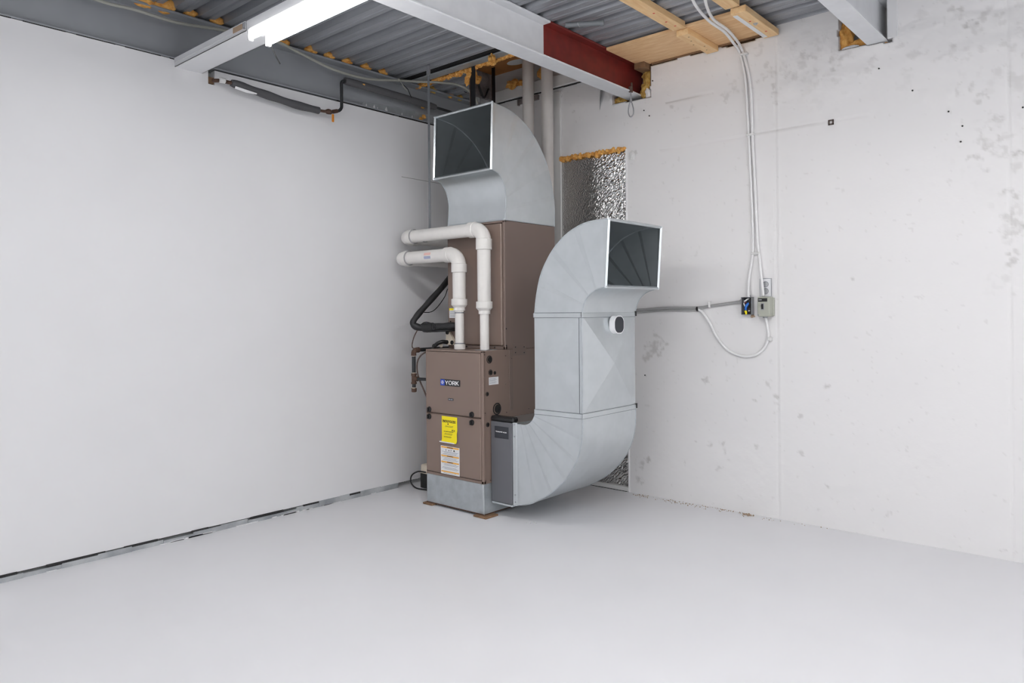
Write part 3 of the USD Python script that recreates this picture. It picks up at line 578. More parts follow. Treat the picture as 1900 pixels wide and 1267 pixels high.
obj('tag', box(CX - .055, CX - .045, 3.705, 3.735, 1.046, 1.082, .006), 'cream', co, label='cream paper tag on the hose')

# supply elbow on the coil cabinet: profile in x, z
SO = spline([(4.078, CZ1), (4.072, 2.076), (4.003, 2.293), (3.915, 2.422), (3.799, 2.527), (3.634, 2.603), (3.441, 2.628)], 4)
ST = spline([(3.556, CZ1), (3.566, 2.0), (3.563, 2.06), (3.540, 2.13), (3.496, 2.178), (3.425, 2.203)], 5)
def resample(P, n):
    L = np.r_[0, np.cumsum(np.linalg.norm(np.diff(P, axis=0), axis=1))]; s = np.linspace(0, L[-1], n); return np.stack([np.interp(s, L, P[:, i]) for i in range(P.shape[1])], 1)
def fan(O, Tt, n_strip, to3, w, amp, sub=6):
    """cheek of an elbow: strips between heel and throat, each strip with a slight pleat"""
    n = n_strip * sub + 1; a, b_ = resample(O, n), resample(Tt, n); G = []
    for i in range(n):
        ph = (i % sub) / sub; off = amp * ph
        G.append([to3(a[i] * (1 - t) + b_[i] * t, w + off * (1 - t * .6)) for t in np.linspace(0, 1, 4)])
    return np.array(G)
def sheet(P, to3, w0, w1, n=3):
    return np.array([[to3(p, w) for w in np.linspace(w0, w1, n)] for p in P])
sx = lambda p, w: (p[0], w, p[1])
su = thing('supply_duct_elbow', 'open galvanised duct elbow on top of the brown cabinet, mouth facing left', 'duct', (3.82, 3.432, CZ1))
TH = .0016
obj('cheek', shell(fan(SO, ST, 5, sx, FYR, -.004), TH), 'galv', su, smooth=False)
obj('cheek', shell(fan(SO, ST, 6, sx, FYL, .004), TH), 'galv', su, smooth=False)
obj('heel', shell(sheet(resample(SO, 30), sx, FYR, FYL), TH), 'galv', su)
obj('throat', shell(sheet(resample(ST, 26), sx, FYR, FYL), TH), 'galv', su)
for Q in (SO, ST):
    for y in (FYR, FYL): obj('corner_seam', tube([sx(p, y) for p in resample(Q, 30)], .0042, 8), 'galv_dull', su)
mo, mt = SO[-1], ST[-1]
def rim(name, parent, a, b_, c, d, w=.011, m='galv'):
    """flange strip round an opening with corners a b c d"""
    for p, q in ((a, b_), (b_, c), (c, d), (d, a)):
        p, q = np.array(p), np.array(q); e = (q - p) / np.linalg.norm(q - p)
        obj(name, tube([p - e * w * .7, (p + q) / 2, q + e * w * .7], w, 4), m, parent, smooth=False)
rim('mouth_flange', su, sx(mo, FYR), sx(mo, FYL), sx(mt, FYL), sx(mt, FYR), .009)
obj('bottom_collar', [box(CX - .001, CX + .006, FYR, FYL, CZ1, CZ1 + .012, .001), box(CX, 4.082, FYR - .003, FYR + .003, CZ1, CZ1 + .006, .001)], 'galv_dull', su)

# filter cabinet
fi = thing('filter_cabinet', 'grey door air filter box between the furnace side and the lower duct elbow', 'air filter cabinet', (3.73, 3.07, .092))
FA, FB, FC = 3.405, 2.985, 3.166
obj('casing', [box(FA + .004, 4.06, FB, FC - .001, .094, .602, .002)], 'galv', fi)
obj('door', box(FA - .008, FA + .006, FB + .002, FC - .004, .094, .600, .003), 'filter_grey', fi, label='flat grey access door')
obj('top_cap', [box(FA - .012, FA + .045, FB - .014, FC - .002, .602, .634, .010)], 'black', fi, label='rounded black cap over the door')
obj('sill', box(FA - .012, FA + .03, FB - .002, FC - .012, .082, .094, .002), 'galv', fi)
bg = obj('badge', box(FA - .0105, FA - .007, 3.012, 3.128, .498, .572, .0012), 'dark_plastic', fi, label='dark badge with small white lettering')
obj('lettering', [fit_front('Honeywell', 3.117, 3.060, .533, .543, FA - .0105), fit_front('HOME', 3.056, 3.025, .534, .541, FA - .0105)], 'letter_white', bg, smooth=False)
obj('unseen_filter_plate', box(FA + .02, 4.05, FB - .012, FB + .002, .11, .59), 'dark_plastic', fi, smooth=False, label='unseen dark filter face darkening the inside of the duct')  # out of view, placed to darken the inside of the return duct
obj('connecting_flange', [box(FA - .002, FA + .012, 2.950, FB, .092, .606, .002), box(FA, 4.06, 2.948, FB, .597, .604, .001)], 'galv', fi)
for (y_, z_) in ((2.966, .592), (2.968, .52), (2.966, .16), (2.966, .115)):
    obj('screw', lathe((FA - .002, y_, z_), (-1, 0, 0), [(0, .005), (.004, .0045), (.005, .002)], 8), 'grey_steel', fi)

# return duct: lower elbow, straight part, upper elbow with open mouth; profile in y, z, width along x
ryz = lambda p, w: (w, p[0], p[1])
LO = spline([(2.454, .688), (2.455, .60), (2.467, .51), (2.505, .412), (2.578, .309), (2.677, .222), (2.780, .158), (2.86, .120), (2.952, .100)], 4)
LT = spline([(2.803, .688), (2.813, .655), (2.838, .620), (2.88, .600), (2.95, .597)], 5)
UO = spline([(2.801, 1.268), (2.782, 1.395), (2.743, 1.523), (2.662, 1.645), (2.560, 1.734), (2.445, 1.784), (2.352, 1.797), (2.262, 1.797)], 4)
UT = spline([(2.453, 1.268), (2.437, 1.326), (2.410, 1.370), (2.360, 1.405), (2.287, 1.425)], 5)
WA, WB = 3.405, 3.973
re_ = thing('return_duct', 'large S-shaped galvanised return duct beside the furnace with an open mouth facing right', 'duct', (3.69, 2.63, .1))
obj('lower_cheek', shell(fan(LO, LT, 6, ryz, WA, -.0022), TH), 'galv', re_, smooth=False)
obj('lower_cheek', shell(fan(LO, LT, 8, ryz, WB, .003), TH), 'galv', re_, smooth=False)
obj('lower_heel', shell(sheet(resample(LO, 36), ryz, WA, WB), TH), 'galv', re_)
obj('lower_throat', shell(sheet(resample(LT, 20), ryz, WA, WB), TH), 'galv', re_)
def cross_panel(a, b_, c, d, up, h):
    """flat panel with a raised diagonal cross break"""
    a, b_, c, d = (np.array(p, float) for p in (a, b_, c, d)); m = (a + b_ + c + d) / 4 + np.array(up) * h; back = -np.array(up) * .002
    pts = [a, b_, c, d, m] + [p + back for p in (a, b_, c, d, m)]
    f = [(0, 1, 4), (1, 2, 4), (2, 3, 4), (3, 0, 4)]; f += [(x + 5, z + 5, y + 5) for x, y, z in f]
    for i in range(4): j = (i + 1) % 4; f += [(i, j + 5, j), (i, i + 5, j + 5)]
    s = trimesh.Trimesh(pts, f, process=False)
    if s.volume < 0: s.invert()
    return s
za, zb, yn, yf = .688, 1.268, 2.454, 2.803
obj('straight_panel', cross_panel((WA, yn, za), (WA, yf, za), (WA, yf, zb), (WA, yn, zb), (-1, 0, 0), .016), 'galv', re_, smooth=False)
obj('straight_panel', cross_panel((WA, yn, za), (WB, yn, za), (WB, yn, zb), (WA, yn, zb), (0, -1, 0), .034), 'galv', re_, smooth=False)
obj('straight_panel', cross_panel((WB, yn, za), (WB, yf, za), (WB, yf, zb), (WB, yn, zb), (1, 0, 0), .009), 'galv', re_, smooth=False)
obj('straight_panel', cross_panel((WA, yf, za), (WB, yf, za), (WB, yf, zb), (WA, yf, zb), (0, 1, 0), .009), 'galv', re_, smooth=False)
obj('standing_seam', box(WA - .004, WA + .001, yn + .016, yn + .019, za, zb), 'conduit', re_)
obj('corner_seam', tube([(WA, yn, za), (WA, yn, (za + zb) / 2), (WA, yn, zb)], .004, 8), 'galv_dull', re_)
for z0 in (.673, 1.252):
    obj('drive_cleat', [box(WA - .006, WA + .002, yn - .006, yf + .004, z0, z0 + .028, .002), box(WB - .002, WB + .004, yn - .006, yf + .004, z0, z0 + .028, .002), box(WA - .006, WB + .004, yn - .007, yn + .002, z0, z0 + .028, .002), box(WA - .006, WB + .004, yf - .002, yf + .005, z0, z0 + .028, .002)], 'galv', re_, label='flat joint band round the duct')
    for zz in (z0 - .0022, z0 + .0272): obj('joint_shade', [box(WA - .0035, WA, yn - .0035, yf, zz, zz + .003), box(WA - .0035, WB + .001, yn - .0042, yn, zz, zz + .003)], 'conduit', re_, smooth=False)  # dark strips painted as the shade along each band edge
    obj('cleat_end', box(WB - .004, WB + .008, yn - .011, yn - .003, z0 + .004, z0 + .034, .001), 'ink', re_, label='dark folded end of the joint band')
obj('upper_cheek', shell(fan(UO, UT, 4, ryz, WA, -.0036), TH), 'galv', re_, smooth=False)
obj('upper_cheek', shell(fan(UO, UT, 6, ryz, WB, .006), TH), 'galv', re_, smooth=False)
obj('upper_heel', shell(sheet(resample(UO, 32), ryz, WA, WB), TH), 'galv', re_)
obj('upper_throat', shell(sheet(resample(UT, 24), ryz, WA, WB), TH), 'galv', re_)
for Q in (UO, UT, LO):
    for w in (WA, WB): obj('corner_seam', tube([ryz(p, w) for p in resample(Q, 30)], .0042, 8), 'galv_dull', re_)
rim('mouth_flange', re_, ryz(UO[-1], WA), ryz(UO[-1], WB), ryz(UT[-1], WB), ryz(UT[-1], WA), .009)
obj('torn_foil', lump((3.45, 2.33, 1.806), .018, 3, 2, (.6, 1.4, .35), .8), 'bright_steel', re_, label='crumpled bright foil tape on the top edge')

# wireless sensor on the duct
se = thing('thermostat', 'small rounded white device with a dark grey face stuck on the return duct', 'thermostat', (3.725, yn - .03, 1.155))
def pill(w, h, r, d, p):
    sp = sg.box(-w / 2 + r, -h / 2 + r, w / 2 - r, h / 2 - r).buffer(r, 10); m = trimesh.creation.extrude_polygon(sp, d, engine='earcut')
    T = np.eye(4); T[:3, 0] = (1, 0, 0); T[:3, 1] = (0, 0, 1); T[:3, 2] = (0, -1, 0); T[:3, 3] = p; m.apply_transform(T); return m
obj('body', pill(.108, .108, .042, .036, (3.725, yn - .010, 1.206)), 'letter_white', se)
obj('face', pill(.092, .096, .038, .003, (3.725, yn - .0455, 1.206)), 'dark_plastic', se, label='dark grey oval face')

# ================================================================ PVC VENT PIPES
def vent(name, label, px, py, z_low, z_col, z_hub0, zc, ybend, xr, yr, ztop, low_collar, sticker=False):
    t = thing(name, label, 'pipe', (px, py, FZ1))
    R2, R3, RH, RB = .0302, .0445, .0525, .085
    D = {'z': V(0, 0, 1), 'y': V(0, 1, 0), 'x': V(1, 0, 0)}
    obj('lower_pipe', cyl((px, py, FZ1 + .002), (px, py, z_low + .03), R2, 24), 'pvc', t)
    if low_collar:
        obj('base_collar', lathe((px, py, FZ1 + .001), (0, 0, 1), [(0, .037), (.002, .038), (.030, .038), (.032, .036)], 28), 'pvc', t)
        obj('rubber_ring', [lathe((px, py, z), (0, 0, 1), [(0, .0312), (.002, .033), (.006, .033), (.008, .0312)], 24) for z in (z_low - .016, FZ1 + .036)], 'grey_steel', t, label='grey band round the lower pipe')
    h = z_col - z_low
    obj('reducer', lathe((px, py, z_low), (0, 0, 1), [(0, .036), (.001, .0385), (h * .28, .0385), (h * .30, .040), (h * .48, .0535), (h * .50, .054), (h - .002, .054), (h, .051)], 30), 'pvc', t)
    obj('pipe', cyl((px, py, z_col - .01), (px, py, z_hub0 + .01), R3, 28), 'pvc', t)
    c1, c2, c3, c4 = V(px, py, zc), V(px, ybend, zc), V(xr, ybend, zc), V(xr, yr, zc)
    def hub(p, d, L=.048): obj('elbow_hub', lathe(p, d, [(0, .050), (.002, RH), (L - .002, RH), (L, .049)], 30), 'pvc', t)
    def bend(c_, d0, d1): obj('elbow', tube(arc(c_, d0, d1, RB - .005, 14), .0485, 28), 'pvc', t)
    hub(V(px, py, z_hub0), D['z'], max(.03, zc - RB - z_hub0 + .02)); bend(c1, D['z'], D['y']); hub(c1 + D['y'] * (RB - .012), D['y'])
    pp = obj('pipe', cyl(c1 + D['y'] * .1, c2 - D['y'] * .1, R3, 28), 'pvc', t)
    if sticker:
        q = np.linspace(math.radians(150), math.radians(205), 8)
        for k, (m_, z0) in enumerate(((None, 0), (None, 1))):
            qq = q[:4] if k == 0 else q[4:]
            obj('sticker', shell(np.array([[(px + (R3 + .0008) * math.cos(a), y, zc + (R3 + .0008) * math.sin(a)) for y in (3.70, 3.735, 3.765)] for a in qq]), .0008), mat('sticker_%d' % k, lin(228, 186, 178) if k == 0 else lin(168, 174, 200), .5), pp, label='faded printed sticker')
    hub(c2 - D['y'] * (RB + .035), D['y']); bend(c2, D['y'], D['x']); hub(c2 + D['x'] * (RB - .012), D['x'])
    obj('joint_line', lathe(c2 - D['y'] * (RB + .037), D['y'], [(0, .0455), (.001, .0535), (.004, .0535), (.005, .0455)], 28), 'cable_grey', t)
    obj('pipe', cyl(c2 + D['x'] * .1, c3 - D['x'] * .07, R3, 20), 'pvc', t)
    bend(c3, D['x'], -D['y']); obj('pipe', cyl(c3 - D['y'] * .07, c4 + D['y'] * .07, R3, 20), 'pvc', t)
    bend(c4, -D['y'], D['z']); obj('riser', cyl(c4 + D['z'] * .07, (xr, yr, ztop), R3, 28), 'pvc_old', t)
    return t
vent('vent_pipe', 'lower of the two white PVC vent pipes, with a faded printed sticker', 3.43, 3.467, 1.298, 1.378, 1.553, 1.676, 4.085, 4.33, 3.42, 3.236, True, True)
vent('vent_pipe', 'taller white PVC vent pipe nearer the duct, bending left above the other one', 3.45, 3.258, 1.275, 1.357, 1.692, 1.828, 4.055, 4.33, 3.606, 3.236, False)

# strap that carries the taller pipe
hs = thing('hanger_strap', 'thin grey strap hanging from the deck to the taller white pipe', 'strap', (3.45, 3.772, 1.78))
obj('strap', box(3.4965, 3.4985, 3.812, 3.834, 1.80, DECK + .002), 'conduit', hs)
obj('hook', tube([(3.45 + .0465 * math.cos(q), 3.823, 1.828 + .0465 * math.sin(q)) for q in np.linspace(-1.9, 0, 10)], .009, 8, .16), 'conduit', hs)
obj('clip', box(3.489, 3.505, 3.809, 3.838, 2.955, 3.025, .002), 'grey_steel', hs, label='bright clip at the top')

for lb, (x0, x1, y0, y1, z0, z1) in (('flat black hanger from the deck edge to the top of the left-facing duct elbow', (3.700, 3.706, 3.565, 3.612, 2.600, DECK + .02)), ('flat black steel hanger in the ceiling hole, right of the other black hanger', (4.30, 4.306, 3.925, 3.955, 1.95, 3.236))):
    t = thing('black_hanger', lb, 'hanger', ((x0 + x1) / 2, (y0 + y1) / 2, z0))
    obj('bar', box(x0, x1, y0, y1, z0, z1, .001), 'black', t); obj('edge', box(x0 - .002, x1 + .012, y1, y1 + .004, z0, z1, .001), 'rust', t, label='rusty folded edge')
    obj('foot', box(x0, x1 + .03, y0, y1, z0, z0 + .004, .001), 'black', t)

# refrigerant lines
rl = thing('refrigerant_line', 'thick black insulated refrigerant line bent beside the brown coil cabinet', 'pipe', (3.48, 3.88, 1.18))
pa = spline([(3.56, 3.575, 1.196), (3.50, 3.60, 1.196), (3.475, 3.70, 1.190), (3.455, 3.80, 1.186), (3.43, 3.875, 1.186), (3.405, 3.905, 1.212), (3.43, 3.895, 1.262), (3.53, 3.88, 1.36), (3.69, 3.862, 1.508), (3.95, 3.86, 1.76), (4.25, 3.86, 2.04), (4.47, 3.86, 2.10)], 7)
obj('insulation', tube(pa, [(.026 if i < 22 else .0245 if i < 34 else .0215) + .0012 * math.sin(i * .9) for i in range(len(pa))], 16), 'rubber', rl)
obj('joint_wrap', [tube(spline([(3.466, 3.76, 1.186), (3.458, 3.80, 1.184), (3.447, 3.84, 1.184)], 4), [.031, .034, .033, .035, .034, .035, .034, .034, .031], 14)], 'rubber', rl, label='black tape wrapped round the joint')
obj('fitting', lathe((3.452, 3.735, 1.190), (-1, 0, 0), [(0, .020), (.012, .020), (.012, .012), (.016, .011)], 16), 'rubber', rl, label='round black fitting')
obj('liquid_line', tube(spline([(3.55, 3.59, 1.166), (3.47, 3.64, 1.164), (3.455, 3.75, 1.160), (3.44, 3.84, 1.164)], 6), .007, 10), 'rubber', rl)
obj('wire', [tube(spline([(3.47, 3.89, 1.29), (3.56, 3.865, 1.30), (3.66, 3.86, 1.39), (3.70, 3.86, 1.46)], 6), .003, 6), tube(spline([(3.43, 3.86, 1.20), (3.45, 3.83, 1.222), (3.46, 3.78, 1.215), (3.46, 3.74, 1.20)], 6), .003, 6)], 'black', rl, label='thin black control wire')

# gas pipe
gp_ = thing('gas_pipe', 'black iron gas pipe with rusty fittings left of the furnace', 'pipe', (3.335, 3.82, .745))
GX, GY, GR = 3.335, 3.82, .0133
obj('pipe', cyl((GX + .02, GY, 1.032), (RX + .02, GY, 1.032), GR, 14), 'iron', gp_)
obj('elbow', tube(np.vstack([[(GX, GY, .995)], arc((GX, GY, 1.032), V(0, 0, 1), V(1, 0, 0), .024, 8), [(GX + .045, GY, 1.032)]]), [.0185] + [.0175] * 8 + [.019], 16), 'rust', gp_, label='rusty elbow')
obj('pipe', cyl((GX, GY, .875), (GX, GY, 1.0), GR, 14), 'iron', gp_)
obj('tee', [lathe((GX, GY, .80), (0, 0, 1), [(0, .019), (.012, .019), (.014, .016), (.056, .016), (.058, .019), (.072, .019)], 16), cyl((GX, GY, .836), (GX + .006, GY - .034, .836), .017, 14)], 'rust', gp_, label='rusty tee fitting')
obj('branch', cyl((GX + .003, GY - .03, .836), (GX + .05, FYL - .002, .832), .0105, 12), 'iron', gp_)
obj('drip_leg', cyl((GX, GY, .765), (GX, GY, .805), .0125, 14), 'iron', gp_)
obj('cap', lathe((GX, GY, .744), (0, 0, 1), [(0, .014), (.004, .0175), (.026, .0185), (.028, .016)], 16), 'rust', gp_, label='rusty end cap')
obj('thread_ring', [lathe((GX, GY, z), (0, 0, 1), [(0, .0145), (.004, .0145)], 14) for z in (.772, .874, .99)], 'cream', gp_, label='pale thread sealant ring')
tw = thing('thermostat_wire', 'thin brown control wires hanging beside the gas pipe', 'wire', (3.36, 3.79, .6))
obj('wire', tube(spline([(3.42, 3.875, 1.17), (3.36, 3.85, 1.11), (3.345, 3.845, 1.05), (3.36, 3.80, 1.04)], 7), .004, 8), 'copper_wire', tw)
obj('wire', tube(spline([(3.44, 3.745, 1.03), (3.38, 3.78, 1.005), (3.35, 3.80, .95), (3.35, 3.795, .86), (3.37, 3.76, .76), (3.40, 3.72, .64), (3.42, 3.697, .56)], 7), .0055, 8), 'copper_wire', tw)
obj('wire_coil', tube([(3.44 + .012 * math.cos(a), 3.725 + .032 * math.cos(a), 1.055 + .016 * math.sin(a)) for a in np.linspace(0, 12.4, 50)], .003, 6), 'black', tw)

# condensate pump
cp = thing('condensate_pump', 'small black and cream pump box on the floor left of the furnace base', 'pump', (3.71, 3.98, 0))
obj('tank', box(3.605, 3.82, 3.90, 4.072, 0, .112, .006), 'black', cp)
obj('motor_cover', box(3.598, 3.80, 3.91, 4.060, .118, .175, .008), 'cream', cp, label='cream cover on top')
obj('rim', box(3.600, 3.83, 3.895, 4.082, .110, .120, .003), 'cream', cp)
obj('power_cord', tube(spline([(3.60, 4.00, .124), (3.575, 4.06, .125), (3.555, 4.105, .095), (3.55, 4.11, .045), (3.56, 4.07, .008), (3.57, 3.98, .006), (3.62, 3.86, .006), (3.75, 3.80, .006)], 7), .0055, 8), 'black', cp, label='black power cord looped to the floor')

# ================================================================ WATER PIPE ON THE LEFT WALL
wp = thing('water_pipe', 'grey sleeved pipe along the top of the left wall with a rusty valve', 'pipe', (3.0, LY - .09, 2.60))
PY = LY - .085
s1 = spline([(2.185, PY, 2.665), (2.30, PY, 2.655), (2.45, PY, 2.640), (2.62, PY, 2.625), (2.79, PY, 2.622)], 6)
obj('foam_sleeve', tube(s1, [.020] + [.024 + .002 * math.sin(i * .8) for i in range(len(s1) - 1)], 16), 'sleeve', wp)
obj('pipe', [tube([(2.10, PY + .06, 2.672), (2.13, PY + .02, 2.670), (2.2, PY, 2.664)], .011, 10), cyl((2.78, PY, 2.621), (2.86, PY, 2.628), .0095, 10)], 'rust', wp)
obj('wall_socket', lathe((2.118, PY + .012, 2.669), (.8, -.2, 0), [(0, .017), (.03, .015), (.034, .011)], 14), 'white_trim', wp, label='white plastic collar at the wall')
obj('torn_edge', shell(np.array([[(2.20, PY - .02, 2.645), (2.27, PY - .022, 2.638), (2.34, PY - .02, 2.632)], [(2.20, PY - .012, 2.632), (2.27, PY - .014, 2.622), (2.34, PY - .01, 2.628)]]), .002), 'letter_white', wp, label='white painted edge of the sleeve')
v_ = obj('valve', [lump((2.868, PY, 2.630), .020, 3, 2, (1.4, .9, .9), .2), cyl((2.90, PY, 2.636), (2.935, PY, 2.648), .013, 12)], 'rust', wp, label='rusty ball valve')
obj('handle', box(2.886, 2.904, PY - .012, PY - .004, 2.565, 2.618, .003), 'orange_plastic', v_, label='orange valve handle')
obj('riser', tube(np.vstack([[(2.91, PY, 2.640)], arc((2.972, PY, 2.660), V(.95, 0, .31), V(0, 0, 1), .03, 7), [(2.972, PY, 2.76)], arc((2.972, PY, 2.864), V(0, 0, 1), V(1, 0, 0), .025, 7), [(3.04, PY, 2.864)]]), .0105, 12), 'iron', wp)
s2 = spline([(3.0, PY, 2.866), (3.25, PY, 2.866), (3.55, PY, 2.862), (3.83, PY, 2.856)], 6)
obj('foam_sleeve', tube(s2, [.023] + [.0255] * (len(s2) - 2) + [.022], 16), 'sleeve', wp)
obj('pipe', cyl((3.80, PY, 2.857), (4.44, PY, 2.845), .0095, 10), 'iron', wp)
obj('sleeve_spot', lump((3.14, PY - .024, 2.868), .008, 4, 1, (1.6, .4, .7)), 'foam', wp, label='orange speck on the sleeve')
obj('strap_tie', tube([(3.52, LY - .03, 3.0), (3.55, PY - .01, 2.93), (3.575, PY - .024, 2.865)], .003, 6), 'black', wp, label='black tie')

gc = obj('grey_cable', tube(spline([(1.0, 4.10, 2.955), (1.445, 4.10, 2.921), (1.632, 4.10, 2.928), (1.863, 4.10, 2.925), (2.149, 4.11, 2.965), (2.40, 4.11, 2.985), (2.503, 4.10, 2.985), (2.657, 4.10, 2.955), (2.903, 4.10, 2.915), (3.17, 4.10, 2.917), (3.461, 4.10, 2.972), (3.60, 4.05, 2.985), (3.72, 3.95, 2.985), (3.84, 3.86, 2.972), (3.93, 3.82, 2.92), (3.98, 3.80, 2.83), (4.0, 3.79, 2.74)], 8), .0085, 10), 'cable_olive', label='grey cable draped along the grey beam and over to the ceiling hole', cat='cable')
obj('cable_knot', [tube(spline([(3.45, 4.09, 2.97), (3.47, 4.08, 2.95), (3.49 + .02 * k, 4.085, 2.925 - .01 * k)], 4), .002, 6) for k in range(3)] + [lump((3.455, 4.09, 2.972), .012, 2, 1)], 'cable_olive', label='frayed tie ends round the grey cable at the deck edge', cat='cable tie')

# ================================================================ WOOD ON THE DECK
pw = obj('plywood_strip', box(4.035, RX + .01, 1.735, 2.690, 3.0, 3.018, .001), 'ply', label='wide plywood strip under the deck along the top of the right wall', cat='plywood')
ws = obj('wood_strip', box(4.385, RX + .06, 2.615, 2.695, 2.96, 2.999, .002), 'wood_dark', label='short dark wood strip above the wall pocket beside the red beam end', cat='wood strip')
obj('wood_strip', [box(RX - .006, RX + .08, 1.74, 2.60, 2.988, 3.0, .001)], 'wood_dark', label='thin dark wood edge between the plywood and the top of the right wall', cat='wood strip')
def board(label, x0, x1, y0, y1, z0, z1, nails, paint=False):
    t = thing('wooden_board', label, 'board', ((x0 + x1) / 2, (y0 + y1) / 2, z0))
    obj('timber', box(x0, x1, y0, y1, z0, z1, .002), 'wood', t)
    for k, (x_, y_) in enumerate(nails):
        obj('red_nail_mark', lathe((x_, y_, z0 + .0005), (0, 0, -1), [(0, .0085), (.0012, .006)], 7), 'red_mark', t, label='red mark')
    if paint: obj('white_stripe', box(x0 + .03, x1 - .02, y1 - .028, y1 - .002, z0 - .0012, z0 + .001), 'letter_white', t, label='white paint stripe')
    return t
board('long pale board under the deck nearest the red beam, with red nail marks', 2.45, 4.015, 2.108, 2.192, 2.990, DECK - .001, [(3.40, 2.16), (3.70, 2.14), (3.86, 2.15), (3.95, 2.14)])
board('pale board at the top edge of the photo beside the white cables', 2.45, 3.935, 1.73, 1.815, 2.990, DECK - .001, [(3.74, 1.78), (3.5, 1.77)])
board('short pale board with knots fixed under the plywood, its end touching the right wall', 4.045, 4.455, 2.105, 2.185, 2.962, 2.9995, [])
b4 = board('short pale board with a white paint stripe, fixed under the plywood', 3.955, 4.44, 1.705, 1.795, 2.962, 2.9995, [(4.12, 1.75), (4.33, 1.74)], True)
obj('bolt', lathe((4.17, 1.738, 2.963), (0, 0, -1), [(0, .014), (.003, .014), (.003, .009), (.010, .008)], 10), 'bright_steel', b4)
obj('knot', [lathe((4.10 + .07 * k, 2.13 + .02 * (k % 3), 2.9622), (0, 0, -1), [(0, .006), (.0008, .004)], 8) for k in range(5)], 'wood_dark', '/World/wooden_board_002', label='dark knots')
cs = thing('conduit_stub', 'short grey conduit stub under the deck beside the red primed beam', 'conduit', (3.57, 2.46, 2.99))
obj('conduit', cyl((3.50, 2.62, 2.992), (3.622, 2.435, 2.992), .016, 16), 'conduit', cs)
obj('coupling', lathe((3.612, 2.452, 2.992), (.122, -.185, 0), [(0, .017), (.002, .019), (.024, .019), (.026, .014)], 18), 'conduit', cs)
obj('strap', tube([(3.545 + .019 * math.cos(a), 2.55, 2.996 + .019 * math.sin(a)) for a in np.linspace(math.pi, 2 * math.pi, 9)] + [(3.566, 2.55, DECK)], .003, 6), 'grey_steel', cs)
wlp = thing('wire_loop', 'grey wire loop hanging from the bottom flange of the red beam near the wall', 'wire', (4.35, 2.705, 2.62))
obj('clamp', [box(4.335, 4.365, 2.692, 2.712, 2.795, 2.835, .003), box(4.343, 4.357, 2.688, 2.700, 2.83, 2.86, .002)], 'copper_wire', wlp, label='dark rusty clamp')
obj('loop', tube(spline([(4.35, 2.700, 2.80), (4.35, 2.701, 2.755), (4.35, 2.702, 2.735), (4.35, 2.716, 2.71), (4.35, 2.722, 2.665), (4.35, 2.712, 2.632), (4.35, 2.696, 2.628), (4.35, 2.682, 2.645), (4.35, 2.682, 2.68), (4.35, 2.693, 2.72), (4.35, 2.702, 2.738)], 6), .0042, 8), 'grey_steel', wlp)
obj('crimp', cyl((4.35, 2.702, 2.728), (4.35, 2.702, 2.748), .009, 10), 'grey_steel', wlp)

# ================================================================ FOIL UNSEEN_PANEL IN THE OLD DOORWAY
fp = thing('foil_panel', 'foil-faced insulation panel closing the old doorway in the right wall behind the ducts', 'insulation panel', (RX + .03, 3.10, 0))
yg, zg = np.linspace(3.392, 2.814, 60), np.linspace(.033, 2.443, 240)
FYg, FZg = np.meshgrid(yg, zg, indexing='ij')
crumple = nrg.uniform(-1, 1, FYg.shape) * (.0002 + .0028 * np.clip((3.22 - FYg) / .26, 0, 1))
bow = .010 + .16 * np.clip(3.22 - FYg, 0, None) ** 2 + .0022 * np.sin(17 * (FYg - 2.78)) + .0012 * np.sin(5 * FZg + 8 * FYg)
obj('foil', shell(np.stack([RX + bow + crumple, FYg, FZg], -1), .0016), 'foil', fp, smooth=False)
obj('edge_strip', box(RX - .006, RX + .02, 2.805, 2.817, 0.0, 2.44, .002), 'letter_white', fp, label='white edge strip')
obj('bottom_strip', box(RX - .008, RX + .04, 2.812, 3.20, 0.004, .034, .003), 'white_trim', fp, label='rough white strip along the bottom')
obj('foam_bead', bead([(RX - .002, 3.39, 2.448), (RX - .002, 3.1, 2.446), (RX - .002, 2.82, 2.442)], .014, 9, .4, .7), 'foam', fp, label='orange foam bead along the top edge')
obj('floor_gap', box(RX - .004, RX + .03, 2.83, 3.2, .0, .004), 'ink', fp)

# ================================================================ WIRING ON THE RIGHT WALL
CR = .0085
def cable(name, label, pts, r=CR, m='cable_white', n=7): 
    return obj(name, tube(spline(pts, n), r, 10), m, label=label, cat='cable')
wx = RX - .012
c1 = thing('white_cable', 'white cable down the right wall to the open junction box, left of a twin cable', 'cable', (wx, 1.9, 1.37))
obj('sheath', tube(spline([(3.45, 1.80, 3.03), (3.53, 1.83, 2.99), (3.70, 1.882, 2.968), (3.95, 1.925, 2.965), (4.15, 1.922, 2.955), (4.33, 1.948, 2.945), (4.44, 1.962, 2.93), (wx, 1.945, 2.86), (wx, 1.925, 2.75), (wx, 1.915, 2.60), (wx, 1.905, 2.386), (wx, 1.893, 2.10), (wx, 1.885, 1.88), (wx, 1.882, 1.70), (wx, 1.890, 1.60), (wx, 1.905, 1.52), (wx - .01, 1.910, 1.45), (wx - .015, 1.908, 1.365)], 7), CR, 10), 'cable_white', c1)
c2 = thing('white_cable', 'white cable down the right wall to the grey breaker box, right of a twin cable', 'cable', (wx, 1.87, 1.37))
